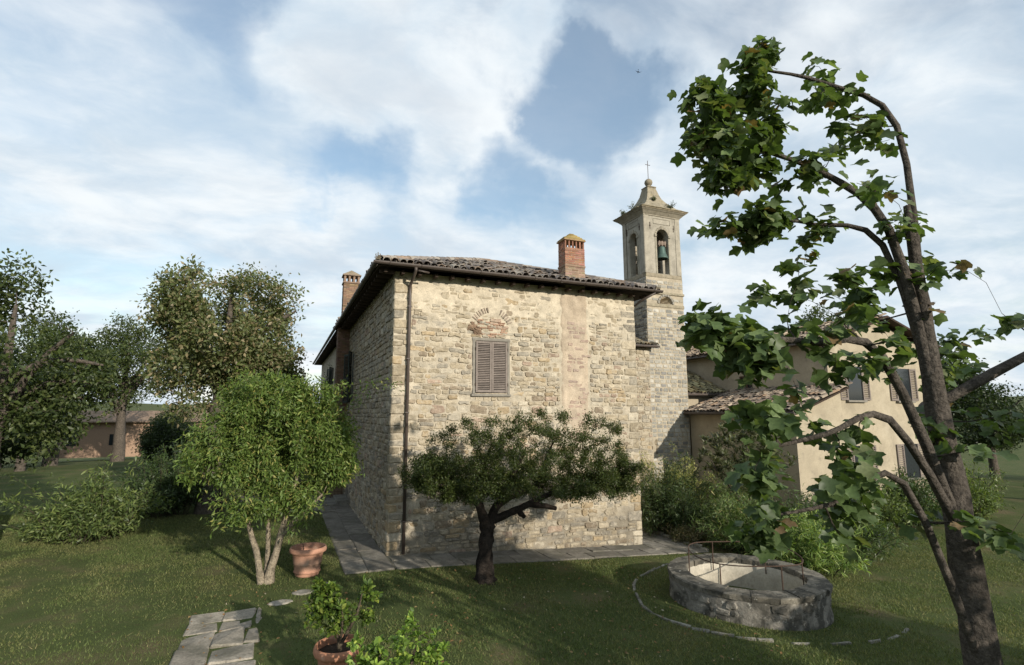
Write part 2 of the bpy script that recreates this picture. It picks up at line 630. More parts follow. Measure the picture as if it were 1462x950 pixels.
def build_grass():
    r = np.random.default_rng(5)
    N = 400000
    cx, cy = cam.location.x, cam.location.y
    fx, fy = .379, .925
    q = np.sqrt(r.uniform(7.2 ** 2, 22 ** 2, N))
    t = r.uniform(-1.02, 1.02, N)
    x = cx + fx * q + .925 * q * t
    y = cy + fy * q - .379 * q * t
    keep = ~paved(x, y) | (r.uniform(0, 1, N) < .012)
    keep &= ~((x > -.05) & (x < 8.8) & (y > -.1))
    keep &= np.hypot(x - WELL[0], y - WELL[1]) > WELL_R + .05
    keep &= np.hypot(x + 2.15, y + .98) > .36
    keep &= np.hypot(x - 1.9, y + 2.87) > .22
    bare = fbm(x * .9, y * .9, 31)
    keep &= (r.uniform(0, 1, N) > np.clip((bare - .53) * 5, 0, .9))
    keep &= (r.uniform(0, 1, N) > np.clip((-1.6 - x) * .4, 0, .55) * (y < -1.2))
    keep &= (x < 10.5) | (y < -4.5) | ((x > 13) & (y < .4))
    x, y = x[keep], y[keep]
    n = len(x)
    z = ground_z(x, y) - .015
    L = r.uniform(.025, .062, n) * (1 + .5 * (fbm(x * .4, y * .4, 8) - .4))
    a = r.uniform(0, 2 * np.pi, n)
    w = r.uniform(.005, .010, n)
    lean = r.normal(0, .5, (n, 2)) * L[:, None]
    dx, dy = np.cos(a) * w, np.sin(a) * w
    V = np.empty((n, 3, 3), np.float32)
    V[:, 0] = np.stack([x - dx, y - dy, z], 1)
    V[:, 1] = np.stack([x + dx, y + dy, z], 1)
    V[:, 2] = np.stack([x + lean[:, 0], y + lean[:, 1], z + L], 1)
    F = np.arange(n * 3).reshape(n, 3)
    dry = np.clip((fbm(x * .7, y * .7, 14) - .36) * 2.4, 0, 1) * r.uniform(.2, 1, n)
    dry = np.where(r.uniform(0, 1, n) < .07, 1, dry)
    g = np.array((.106, .136, .044))
    d = np.array((.22, .20, .09))
    c = (g[None] * (1 - dry[:, None]) + d[None] * dry[:, None]) * r.uniform(.6, 1.35, (n, 1))
    o = mk_np('grass', V.reshape(-1, 3), F, M['leaf_dull'], None, np.repeat(c, 3, 0))
    stuff(o)
    tag(o, 'short green lawn grass with dry patches', 'grass')


build_grass()

# ------------------------------------------------------------------ rubble walls
PAL = .72 * np.array([(.40, .34, .245), (.34, .28, .19), (.36, .265, .15), (.275, .25, .205), (.225, .17, .115), (.345, .24, .18), (.46, .41, .32)]) + .28 * np.array((.40, .345, .255))


def pack(x0, x1, z0, z1, hr, wr, r, split=.3):
    """irregular courses of rubble -> rects (x0,x1,z0,z1)"""
    out = []
    z = z0
    while z < z1:
        h = r.uniform(*hr)
        if r.random() < .25:
            h *= .65
        x = x0 - r.uniform(0, .15)
        while x < x1:
            w = r.uniform(*wr) * (.7 + h * 1.6)
            xa, xb = max(x, x0), min(x + w, x1)
            if xb - xa > .07:
                if h > .2 and r.random() < split:
                    k = r.uniform(.35, .65)
                    out.append((xa, xb, z, z + h * k))
                    if r.random() < .5 and xb - xa > .35:
                        m = xa + (xb - xa) * r.uniform(.35, .65)
                        out += [(xa, m, z + h * k, z + h), (m, xb, z + h * k, z + h)]
                    else:
                        out.append((xa, xb, z + h * k, z + h))
                else:
                    out.append((xa, xb, z, z + h))
            x += w
        z += h
    return out


def stone_mesh(x0, x1, z0, z1, proud, r, gap=.005, rough=1.0):
    """one rubble stone in wall coordinates (a, b, d): outline sunk in the mortar, face proud"""
    w, h = x1 - x0 - 2 * gap, z1 - z0 - 2 * gap
    cx, cz = (x0 + x1) / 2, (z0 + z1) / 2
    m = min(w, h)
    c = m * r.uniform(.12, .34, 8)
    hw, hh = w / 2, h / 2
    o = [(-hw + c[0], -hh), (0, -hh), (hw - c[1], -hh), (hw, -hh + c[2]), (hw, 0), (hw, hh - c[3]),
         (hw - c[4], hh), (0, hh), (-hw + c[5], hh), (-hw, hh - c[6]), (-hw, 0), (-hw, -hh + c[7])]
    o = np.array(o)
    o = o + r.uniform(-1, 1, o.shape) * m * .10 * rough
    th = r.uniform(-.05, .05)
    o = o @ np.array(((math.cos(th), math.sin(th)), (-math.sin(th), math.cos(th))))
    inset = min(.028, m * .16)
    ln = np.linalg.norm(o, axis=1, keepdims=True)
    i = o * (1 - inset / ln * 1.2)
    tilt = r.uniform(-.03, .03, 2) * rough
    v = [(cx + a, cz + b, -.03) for a, b in o]
    v += [(cx + a, cz + b, proud + tilt[0] * a + tilt[1] * b + r.uniform(-.006, .006) * rough) for a, b in i]
    v.append((cx, cz, proud + r.uniform(-.004, .012) * rough))
    n = 12
    f = [(k, (k + 1) % n, (k + 1) % n + n, k + n) for k in range(n)] + [(k + n, (k + 1) % n + n, 2 * n) for k in range(n)]
    return v, f


def mortar_grid(x0, x1, z0, z1, step, seed, amp=.022, holes=(), tintf=None):
    X = np.linspace(x0, x1, max(2, int((x1 - x0) / step)))
    Z = np.linspace(z0, z1, max(2, int((z1 - z0) / step)))
    gx, gz = np.meshgrid(X, Z)
    d = (fbm(gx * 4, gz * 5, seed, 4) - .5) * amp * 2 - amp * .25
    for (a, b, c, e) in holes:
        d = np.where((gx > a) & (gx < b) & (gz > c) & (gz < e), -.22, d)
    n = len(X)
    i = (np.arange(len(Z) - 1)[:, None] * n + np.arange(n - 1)[None, :]).ravel()
    F = np.stack([i, i + 1, i + n + 1, i + n], 1)
    ti = np.ones((gx.size, 3)) if tintf is None else tintf(gx.ravel(), gz.ravel())
    return gx.ravel(), gz.ravel(), d.ravel(), F, ti


# ------------------------------------------------------------------ the stone house
HX, HY, EAVE = 8.74, 34.0, 8.30
OV = .60
house = thing('stone_house', 'two storey rubble stone house with low tiled roof and one louvred front window', 'house', (0, 0, 0))
WIN = (2.60, 3.70, 4.63, 6.29)
FL = (5.66, 6.78)
HOLES = [(8.00, 8.13, 5.96, 6.10), (7.60, 7.71, 7.04, 7.16), (8.33, 8.50, 4.75, 4.86), (6.83, 6.93, 6.02, 6.13), (4.0, 4.13, 7.0, 7.14), (5.2, 5.3, 5.4, 5.5),
         (1.6, 1.7, 5.6, 5.68), (7.2, 7.3, 3.5, 3.6)]


def build_front_wall():
    r = np.random.default_rng(3)

    def tf(x, z):
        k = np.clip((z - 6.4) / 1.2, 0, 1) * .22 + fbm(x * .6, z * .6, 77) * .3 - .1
        low_dark = np.clip((1.1 - z - .2 * np.sin(x * 2)) / 1.6, 0, .45)  # mortar tone gets darker towards the wall foot
        c = np.ones((len(x), 3)) * (1 + k - low_dark)[:, None]
        return c
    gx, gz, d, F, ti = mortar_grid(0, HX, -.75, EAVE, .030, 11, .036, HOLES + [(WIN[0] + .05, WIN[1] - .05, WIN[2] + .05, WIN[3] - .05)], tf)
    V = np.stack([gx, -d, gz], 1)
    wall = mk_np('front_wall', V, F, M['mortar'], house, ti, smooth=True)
    rects = pack(.02, HX - .02, -.7, 8.18, (.12, .27), (.20, .58), r, .42)
    blocked = [(WIN[0] - .10, WIN[1] + .10, WIN[2] - .12, WIN[3] + .11), (FL[0] - .02, FL[1] + .02, 2.9, 8.3)]
    blocked += [(a - .03, b + .03, c - .03, e + .03) for a, b, c, e in HOLES]
    arc_c, arc_r = (3.16, 6.62), .70
    pieces = []
    # quoins at both corners
    for side in (0, 1):
        z = -.7
        k = 0
        while z < 8.1:
            h = r.uniform(.18, .36)
            w = r.uniform(.24, .40) if k % 2 else r.uniform(.40, .62)
            dd = r.uniform(.5, .65) if k % 2 else r.uniform(.28, .4)
            z1 = min(z + h, 8.2)
            x0, x1 = (0, w) if side == 0 else (HX - w, HX)
            pieces.append(('q', side, x0, x1, z, z1, dd))
            blocked.append((x0 + .01, x1 - .01, z + .005, z1 - .005))
            z = z1
            k += 1
    for (a, b, c, e) in rects:
        cx, cz = (a + b) / 2, (c + e) / 2
        # trim against the blocked rectangles
        ok = True
        for (p, q, s, t) in blocked:
            if a < q and b > p and c < t and e > s:
                oxl, oxr = q - a, b - p
                if cz > s - .02 and cz < t + .02 and min(oxl, oxr) < (b - a) * .75:
                    if oxl < oxr:
                        a = q
                    else:
                        b = p
                else:
                    ozl, ozr = t - c, e - s
                    if min(ozl, ozr) < (e - c) * .55 and cx > p and cx < q:
                        if ozl < ozr:
                            c = t
                        else:
                            e = s
                    else:
                        ok = False
                if b - a < .1 or e - c < .07:
                    ok = False
        dd = math.hypot(cx - arc_c[0], cz - arc_c[1])
        if abs(dd - arc_r) < .17 and cz > arc_c[1] - .05:
            ok = False
        if ok:
            pieces.append(('s', 0, a, b, c, e, 0))
    rest = Acc()
    pieces.sort(key=lambda q: -(q[3] - q[2]) * (q[5] - q[4]))
    cnt = 0
    for (kind, side, a, b, c, e, dq) in pieces:
        w = np.array([.26, .22, .10, .17, .07, .06, .12])
        cz, cx = (c + e) / 2, (a + b) / 2
        if cz > 6.9:
            w = np.array([.42, .18, .05, .10, .02, .03, .20])
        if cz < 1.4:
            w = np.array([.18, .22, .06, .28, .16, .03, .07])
        if 2.5 < cx < 3.9 and 6.3 < cz < 7.3:
            w = np.array([.1, .15, .1, .15, .15, .3, .05])
        base = PAL[r.choice(7, p=w / w.sum())] * r.uniform(.82, 1.2)
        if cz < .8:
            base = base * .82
        if kind == 'q':
            base = PAL[r.choice([0, 0, 1, 6, 3, 2])] * r.uniform(.72, 1.15)
            g = r.uniform(.006, .012)
            if side == 0:
                v, f = cbox(-.014, b - g, -.014, dq, c + g, e - g, .03, .016, r)
            else:
                v, f = cbox(a + g, HX + .014, -.014, dq, c + g, e - g, .03, .016, r)
        else:
            pr = r.uniform(.002, .034)
            if cz > 7.25:
                pr = r.uniform(-.034, .008)
            elif cz > 6.6:
                pr = r.uniform(-.018, .020)
            elif r.random() < .22:
                pr = r.uniform(-.008, .010)
            if b - a > .45 and pr > .03:
                pr = .026
            q, f = stone_mesh(a, b, c, e, pr, r)
            wv = lambda x: .025 * math.sin(x * 1.3) + .015 * math.sin(x * 3.1 + 1)
            v = [(x, -dd, z + wv(x) * (0 if (WIN[0] - .5 < x < WIN[1] + .5 and 4.3 < z < 6.6) else 1)) for x, z, dd in q]
        if cnt < 290:
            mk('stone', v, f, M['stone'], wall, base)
            cnt += 1
        else:
            rest.add(v, f, base)
    stuff(rest.build('small_stones', M['stone'], wall))
    # brick relieving arch, partly fallen out
    for k in range(22):
        a = math.pi * (.06 + .88 * k / 21)
        if 8 <= k <= 11 or k in (0, 1, 19, 20, 21):
            continue
        v, f = cbox(-.026, .026, -.012 - r.uniform(0, .02), .05, -.09, .09, .008, .010, r)
        Mx = Matrix.Translation((arc_c[0] + arc_r * math.cos(a), 0, arc_c[1] + arc_r * math.sin(a))) @ Matrix.Rotation(math.pi / 2 - a, 4, 'Y')
        mk('arch_brick', xf(v, Mx), f, M['brick'], wall, np.array((.31, .25, .195)) * r.uniform(.7, 1.15))
    # rough brick infill under the arch
    inf = Acc()
    for j in range(9):
        z = 6.44 + j * .062
        x = 2.62 + r.uniform(0, .1)
        while x < 3.72:
            w = r.uniform(.16, .28)
            if math.hypot(x + w / 2 - arc_c[0], z - arc_c[1]) < arc_r - .14 and r.random() < .75:
                q, f = stone_mesh(x, x + w, z, z + .06, r.uniform(0, .02), r, .004)
                inf.add([(p[0], -p[2], p[1]) for p in q], f, np.array((.33, .20, .135)) * r.uniform(.75, 1.25))
            x += w
    for k in range(26):     # broken patch on the left springing
        x, z, s = 2.58 + r.normal(0, .13), 6.66 + r.normal(0, .12), r.uniform(.05, .12)
        q, f = stone_mesh(x - s, x + s, z - s * .6, z + s * .6, r.uniform(.01, .05), r, .004, 2.5)
        inf.add([(p[0], -p[2], p[1]) for p in q], f, np.array((.22, .15, .10)) * r.uniform(.6, 1.3))
    stuff(inf.build('brick_infill', M['brick'], wall))
    # rubble core behind, closing the wall thickness
    v, f = box(.05, HX - .05, .06, .6, -.75, EAVE)
    # plastered flue strip with worn brick showing through
    gx, gz, d, F, ti = mortar_grid(FL[0], FL[1], 2.3, 8.22, .035, 23, .014,
                                   tintf=lambda x, z: np.stack([1.0 + 0 * x, .955 - .03 * fbm(x * 3, z * 2, 5), .95 - .06 * fbm(x * 3, z * 2, 5)], 1) * (.78 + .46 * fbm(x * 1.5, z * .9, 6))[:, None])
    ed = np.minimum(gx - FL[0], FL[1] - gx)
    d = d + .020 - .06 * np.clip(1 - ed / (.04 + .10 * fbm(gz * 2.2, gx * 0, 8)), 0, 1)
    d = d - .08 * np.clip((3.6 - gz) / .9 + (fbm(gx * 2, gz * 2, 9) - .5), 0, 1)
    mk_np('flue_plaster', np.stack([gx, -d, gz], 1), F, M['mortar'], house, ti, smooth=True)
    z = 3.0
    while z < 7.2:
        h = r.uniform(.10, .17)
        x = FL[0] + .22 + r.uniform(0, .1)
        while x < FL[1] - .3:
            w = r.uniform(.2, .42)
            if r.random() < .62:
                q, f = stone_mesh(x, x + w, z, z + h, r.uniform(.016, .034), r, .006)
                mk('flue_brick', [(p[0], -p[2], p[1]) for p in q], f, M['stone'], wall,
                   np.array((.36, .265, .205)) * r.uniform(.8, 1.12) + r.uniform(0, .05))
            x += w
        z += h
    return wall


build_front_wall()


def build_side_walls():
    r = np.random.default_rng(17)

    def tf(x, z):
        return np.ones((len(x), 3)) * (.80 + .25 * fbm(x * .5, z * .5, 31))[:, None]
    gx, gz, d, F, ti = mortar_grid(0, 14.5, -.6, EAVE, .06, 19, .03, [(9.3, 10.5, -.3, 2.35), (9.9, 10.9, 4.5, 6.9)], tf)
    wl = mk_np('side_wall', np.stack([-d, gx, gz], 1), F[:, ::-1], M['mortar'], house, ti, smooth=True)
    rest = Acc()
    for (a, b, c, e) in pack(.35, 14.4, -.5, 8.1, (.12, .27), (.2, .5), r):
        if (9.2 < b and a < 10.6 and c < 2.45) or (9.8 < b and a < 11.0 and 4.3 < e and c < 7.0):
            continue
        q, f = stone_mesh(a, b, c, e, r.uniform(.005, .05), r)
        w = np.array([.2, .22, .05, .3, .13, .03, .07])
        rest.add([(-p[2], p[0], p[1]) for p in q], [t[::-1] for t in f], PAL[r.choice(7, p=w / w.sum())] * r.uniform(.75, 1.1))
    stuff(rest.build('rubble', M['stone'], wl))
    gx, gz, d, F, ti = mortar_grid(14.5, HY, -.6, EAVE, .25, 29, .03, (), tf)
    mk_np('side_wall', np.stack([-d, gx, gz], 1), F[:, ::-1], M['mortar'], house, ti, smooth=True)
    gx, gz, d, F, ti = mortar_grid(0, HY, -.9, EAVE, .3, 39, .03, (), tf)
    mk_np('side_wall', np.stack([HX + d, gx, gz], 1), F, M['mortar'], house, ti, smooth=True)
    mk('back_wall', *box(0.05, HX - .05, HY - .4, HY, -.9, EAVE), M['mortar'], house, (.8, .8, .8))
    # doorway reveal and door on the side wall
    mk('door', *cbox(.13, .19, 9.35, 10.45, 0, 2.3, .01), M['dark_wood'], house)
    for (y0, y1) in ((9.12, 9.3), (10.5, 10.68)):
        mk('door_frame', *cbox(-.05, .2, y0, y1, -.1, 2.38, .012, .006, r), M['frame'], house)
    mk('door_frame', *cbox(-.05, .2, 9.1, 10.7, 2.383, 2.6, .012, .006, r), M['frame'], house)
    for k in range(2):
        mk('door_step', *cbox(-1.0 + .42 * k, -.03, 9.0, 10.8, -.05 + .14 * k, .10 + .14 * k, .015, .008, r), M['paving'], house, (.2, .19, .16))


build_side_walls()


def build_window():
    x0, x1, z0, z1 = WIN
    mk('window_pane', *cbox(x0 + .05, x1 - .05, .06, .08, z0 + .05, z1 - .05, .004), M['glass'], house)
    for (a, b, c, d) in ((x0 - .085, x0, z0 - .03, z1), (x1, x1 + .085, z0 - .03, z1), (x0 - .11, x1 + .11, z1 + .003, z1 + .10), (x0 - .13, x1 + .12, z0 - .11, z0 - .033)):
        mk('window_frame', *cbox(a, b, -.034 - (.03 if d < z0 else 0), .10, c, d, .010, .004, rng), M['frame'], house)
    mid = (x0 + x1) / 2
    for s, (a, b) in enumerate(((x0 + .012, mid - .004), (mid + .004, x1 - .012))):
        acc = Acc()
        y0, y1 = -.062, -.022
        st = .062
        zb, zt = z0 + .015, z1 - .015
        for (p, q, c, d) in ((a, a + st, zb, zt), (b - st, b, zb, zt), (a + st + .001, b - st - .001, zb, zb + .085), (a + st + .001, b - st - .001, zt - .075, zt)):
            acc.add(*cbox(p, q, y0, y1, c, d, .005), (1, 1, 1))
        for zz in (zb + .25, zt - .25):
            hx = a - .008 if s == 0 else b + .008
            acc.add(*cbox(hx - .012, hx + .012, y0 - .01, y1, zz - .05, zz + .05, .003), (.3, .25, .2))
        sh = acc.build('shutter', M['wood'], house)
        n = 26
        hz = (zt - .085 - zb - .095) / n
        for k in range(n):
            zc = zb + .10 + hz * (k + .5)
            v, f = cbox(a + st + .002, b - st - .002, -.026, .026, -.0055, .0055, .002)
            Mx = Matrix.Translation((0, -.040, zc)) @ Matrix.Rotation(R(42), 4, 'X')
            mk('slat', xf(v, Mx), f, M['wood'], sh, np.array((1, 1, 1)) * rng.uniform(.8, 1.2))


build_window()


def side_window(yc, hw, z0, z1, ang, lab=None):
    mk('window_frame', *cbox(.06, .12, yc - hw, yc + hw, z0, z1, .01), M['green_wood'], house, (1, 1, 1))
    for s in (-1, 1):
        acc = Acc()
        w = hw
        for (p, q, c, d) in ((0, .06, z0, z1), (w - .06, w, z0, z1), (.061, w - .061, z0, z0 + .09), (.061, w - .061, z1 - .09, z1), (.061, w - .061, (z0 + z1) / 2 - .04, (z0 + z1) / 2 + .04)):
            acc.add(*cbox(p, q, -.02, .02, c, d, .004))
        Mx = Matrix.Translation((-.09, yc + s * hw, 0)) @ Matrix.Rotation(R(90) + (R(ang) if s > 0 else R(-ang) + math.pi), 4, 'Z')
        acc.v = xf(acc.v, Mx)
        sh = acc.build('shutter', M['green_wood'], house)
        n = int((z1 - z0) / .075)
        for k in range(n):
            zc = z0 + .1 + (z1 - z0 - .2) * (k + .5) / n
            v, f = cbox(.062, w - .062, -.028, .028, -.006, .006, .002)
            mk('slat', xf(v, Mx @ Matrix.Translation((0, 0, zc)) @ Matrix.Rotation(R(35), 4, 'X')), f, M['green_wood'], sh, (1, 1, 1))


side_window(10.4, .5, 4.5, 6.85, 22)
side_window(20.6, .55, 4.6, 6.9, 30)


# ---- barrel tiles
def coppo(L, r0, r1, th=.014, n=6, flip=False):
    v = []
    for (x, rr) in ((0, r0), (L, r1)):
        for t in (0, th):
            for k in range(n + 1):
                a = math.pi * k / n
                y, z = -(rr - t) * math.cos(a), (rr - t) * math.sin(a) * .85
                v.append((x, y, -z if flip else z))
    m = n + 1
    f = []
    for k in range(n):
        o0, i0, o1, i1 = k, m + k, 2 * m + k, 3 * m + k
        q = [(o0, o1, o1 + 1, o0 + 1), (i0, i0 + 1, i1 + 1, i1), (o0, o0 + 1, i0 + 1, i0), (o1, i1, i1 + 1, o1 + 1)]
        f += [t[::-1] for t in q] if not flip else q
    return v, f


TILE_T = [(.22, .19, .165), (.26, .225, .19), (.17, .145, .13), (.26, .195, .145), (.14, .125, .115), (.32, .285, .24)]


def tile_variants(prefix, mat, boost=(1, 1, 1), seed=1):
    r = np.random.default_rng(seed)
    out = []
    for k in range(12):
        v, f = coppo(.47 + r.uniform(-.02, .03), .118, .098)
        v = [(a, b, c + r.uniform(-.004, .004)) for a, b, c in v]
        t = np.array(TILE_T[k % 6]) * np.array(boost) * r.uniform(.8, 1.25)
        me = bpy.data.meshes.new(prefix)
        me.from_pydata(v, [], f)
        set_tint(me, t, len(v))
        me.materials.append(mat)
        out.append((me, v, f, t))
    return out


def tile_plane(root, O, e, s, width, length, inside, variants, mat, n_single, seed, spacing=.235, exposure=.34, jit=2.3):
    """cover and pan tiles on a sloping plane; the lowest covers as single pieces, the rest joined"""
    r = np.random.default_rng(seed)
    O, e, s = Vector(O), Vector(e).normalized(), Vector(s).normalized()
    nrm = e.cross(s).normalized()
    if nrm.z < 0:
        nrm = -nrm
    side = nrm.cross(s).normalized()
    rest = Acc()
    cnt = 0
    pv, pf = coppo(.46, .112, .095, flip=True, n=5)
    rows = int(length / exposure) + 1
    for j in range(rows):
        for i in range(int(width / spacing) + 1):
            for pan in (1, 0):
                a = spacing * (i + (.5 if pan else 0)) + r.normal(0, .008) * jit
                b = exposure * j - (.03 if pan else 0) + r.normal(0, .014) * jit
                if not inside(a, b + .2):
                    continue
                tilt = R(2.2) + r.normal(0, .018) * jit
                yaw = r.normal(0, .030) * jit
                h = (.10 if pan else .088) + (r.uniform(-.008, .018) * jit)
                x = s.copy()
                Mx = Matrix((x, side, nrm)).transposed().to_4x4()
                Mx = Matrix.Translation(O + e * a + s * b + nrm * h) @ Mx @ Matrix.Rotation(yaw, 4, 'Z') @ Matrix.Rotation(tilt, 4, 'Y')
                if pan:
                    rest.add(xf(pv, Mx), pf, np.array(TILE_T[r.integers(6)]) * r.uniform(.7, 1.1))
                    continue
                me, v, f, t = variants[r.integers(12)]
                if cnt < n_single:
                    o = bpy.data.objects.new('roof_tile', me)
                    COL.objects.link(o)
                    o.matrix_local = Mx
                    o.parent = root
                    cnt += 1
                else:
                    rest.add(xf(v, Mx), f, t)
    if rest.v:
        stuff(rest.build('lower_tiles', mat, root))


def build_roof():
    r = np.random.default_rng(41)
    pitch = .372
    zE = 8.33
    x0, x1, y0, y1 = -OV, HX + OV, -OV, HY + OV
    hw = (x1 - x0) / 2
    xm = (x0 + x1) / 2
    rz = zE + hw * pitch
    v = [(x0, y0, zE), (x1, y0, zE), (x1, y1, zE), (x0, y1, zE), (xm, y0 + hw, rz), (xm, y1 - hw, rz)]
    v += [(a, b, c - .07) for a, b, c in v]
    f = [(0, 1, 4), (1, 2, 5, 4), (2, 3, 5), (3, 0, 4, 5), (7, 6, 10), (8, 7, 10, 11), (9, 8, 11), (6, 9, 11, 10)]
    f += [(1, 0, 6, 7), (2, 1, 7, 8), (3, 2, 8, 9), (0, 3, 9, 6)]
    roof = mk('roof', v, f, M['dark_wood'], house)
    var = tile_variants('roof_tile', M['tile'], seed=4)
    sl = math.hypot(1, pitch)
    L = hw * sl
    # front hip
    tile_plane(roof, (x0, y0 - .04, zE - .02), (1, 0, 0), (0, 1, pitch), x1 - x0, L,
               lambda a, b: b / L * hw < a - .05 and b / L * hw < (x1 - x0) - a - .05, var, M['tile'], 290, 5)
    # side slopes, near part
    tile_plane(roof, (x0 - .04, y0, zE - .02), (0, 1, 0), (1, 0, pitch), 14, L,
               lambda a, b: b / L * hw < a - .05, var, M['tile'], 0, 6)
    tile_plane(roof, (x1 + .04, y0, zE - .02), (0, 1, 0), (-1, 0, pitch), 8, L,
               lambda a, b: b / L * hw < a - .05, var, M['tile'], 0, 7)
    # hip ridge tiles
    for (sx, xa) in ((1, x0), (-1, x1)):
        d = Vector((sx * hw, hw, hw * pitch))
        n = int(d.length / .38)
        s = d.normalized()
        sd_ = Vector((0, 0, 1)).cross(s).normalized()
        nr = s.cross(sd_).normalized()
        for k in range(n):
            me, vv, ff, t = var[r.integers(12)]
            o = bpy.data.objects.new('ridge_tile', me)
            COL.objects.link(o)
            Mx = Matrix((s, sd_, nr)).transposed().to_4x4()
            o.matrix_local = Matrix.Translation(Vector((xa, y0, zE + .12)) + s * (k * .38 + .05)) @ Mx @ Matrix.Rotation(r.normal(0, .04), 4, 'Z') @ Matrix.Scale(1.25, 4)
            o.parent = roof
    # rafters under the soffit
    for k in range(19):
        x = -.35 + k * .52
        v, f = cbox(x - .05, x + .05, y0 + .24, -.06, zE - .18, zE - .075, .006)
        mk('rafter', v, f, M['dark_wood'], roof)
    for k in range(34):
        y = -.2 + k * .55
        v, f = cbox(x0 + .09, -.06, y - .05, y + .05, zE - .19, zE - .075, .006)
        mk('rafter', v, f, M['dark_wood'], roof)

    # half-round gutters
    def gutter(p0, p1, out):
        p0, p1, out = np.array(p0, float), np.array(p1, float), np.array(out, float)
        n = 8
        prof = []
        for t in (0.0, .006):
            for k in range(n + 1):
                a = math.pi * k / n
                prof.append((-(.075 - t) * math.cos(a), -(.085 - t) * math.sin(a)))
        m = len(prof)
        prof_o = prof[:n + 1] + prof[n + 1:][::-1]
        vv = []
        for p in (p0, p1):
            vv += [tuple(p + out * a + np.array((0, 0, b))) for a, b in prof_o]
        ff = [(i, (i + 1) % m, (i + 1) % m + m, i + m) for i in range(m)]
        ff += [tuple(range(m))[::-1], tuple(range(m, 2 * m))]
        return mk('gutter', vv, ff, M['metal'], house, None, False)
    gz = zE + .045
    gutter((x0 - .16, y0 - .085, gz), (x1 + .16, y0 - .085, gz), (0, -1, 0))
    gutter((x0 - .085, y0 - .005, gz), (x0 - .085, y1, gz), (-1, 0, 0))
    gutter((x1 + .085, y0 - .005, gz), (x1 + .085, y1, gz), (1, 0, 0))
    for k in range(11):
        x = x0 + .3 + k * .94
        pts = [(x, y0 - .085 - .082 * math.cos(a), gz - .092 * math.sin(a)) for a in np.linspace(0, math.pi, 9)]
        mk('gutter_bracket', *tube(pts, .012, 5), M['metal'], house)
    # downpipe near the corner, with offset bends
    px = .45
    pts = [(px + .03, y0 - .085, gz - .08), (px + .03, y0 - .085, gz - .17), (px + .02, -.35, gz - .34), (px, -.085, gz - .5), (px, -.085, gz - .7), (px, -.085, .03)]
    mk('downpipe', *tube(pts, .048, 10), M['metal'], house, None, True)
    mk('downpipe', *tube([(px + .1, y0 - .08, gz - .17), (px + .45, y0 - .02, gz - .19)], .03, 8), M['metal'], house, None, True)
    for z in (7.2, 5.6, 4.0, 2.4, .9):
        mk('pipe_clip', *cbox(px - .06, px + .06, -.14, .02, z, z + .035, .006), M['metal'], house)
    mk('downpipe', *tube([(x1 - .1, y0 - .05, gz - .08), (HX + .1, -.25, gz - .36), (HX + .07, .2, gz - .55), (HX + .07, .3, -.3)], .045, 8), M['metal'], house, None, True)
    # palmette ornaments at the eave corners
    for (cx, cy, s) in ((x0 - .04, y0 - .04, .62), (x1 + .04, y0 - .04, .5)):
        acc = Acc()
        for k in range(7):
            a = math.pi * (k / 6)
            h = (.14 + .16 * math.sin(a)) * s
            pts = [(0, 0, 0), (.5 * h * math.cos(a), 0, .55 * h * math.sin(a) + .03), (.8 * h * math.cos(a), 0, h * math.sin(a) + .04), (.62 * h * math.cos(a), 0, h * math.sin(a) * 1.12 + .05)]
            acc.add(*tube(pts, [.022 * s, .026 * s, .022 * s, .01], 6), (.5, .47, .42))
        acc.add(*cbox(-.11 * s, .11 * s, -.03, .03, -.03, .05, .01), (.5, .47, .42))
        rot = Matrix.Translation((cx, cy, zE + .06)) @ Matrix.Rotation(R(-25), 4, 'Z')
        acc.v = xf(acc.v, rot)
        acc.build('eave_ornament', M['spire_stone'], house, True)


build_roof()


def brick_shell(parent, x0, x1, y0, y1, z0, z1, tint, r, single=True, hh=.075, ww=.25, faces='flrb', name='brick'):
    """bond of bricks on the four faces of a stack"""
    acc = Acc()
    z = z0
    j = 0
    while z < z1 - .02:
        h = min(hh, z1 - z)
        for fc in faces:
            a0, a1 = (x0, x1) if fc in 'fb' else (y0, y1)
            n = max(1, round((a1 - a0) / ww))
            w = (a1 - a0) / n
            cuts = [a0 + w * (k + (.5 if j % 2 else 0)) for k in range(n + 1)]
            cuts = [a0] + [c for c in cuts if a0 + .04 < c < a1 - .04] + [a1]
            for k in range(len(cuts) - 1):
                g = .006
                pr = r.uniform(.004, .014)
                p, q = cuts[k] + (g if k else -.006), cuts[k + 1] - (g if k < len(cuts) - 2 else -.006)
                if fc == 'f':
                    b = (p, q, y0 - pr, y0 + .03)
                elif fc == 'b':
                    b = (p, q, y1 - .03, y1 + pr)
                elif fc == 'l':
                    b = (x0 - pr, x0 + .03, p + .012, q - .012)
                else:
                    b = (x1 - .03, x1 + pr, p + .012, q - .012)
                v, f = cbox(*b, z + .006, z + h - .006, .005, .003, r)
                t = np.array(tint) * r.uniform(.72, 1.25) + r.normal(0, .008, 3)
                if single:
                    mk(name, v, f, M['brick'], parent, t)
                else:
                    acc.add(v, f, t)
        z += h
        j += 1
    if not single:
        stuff(acc.build('bricks', M['brick'], parent))


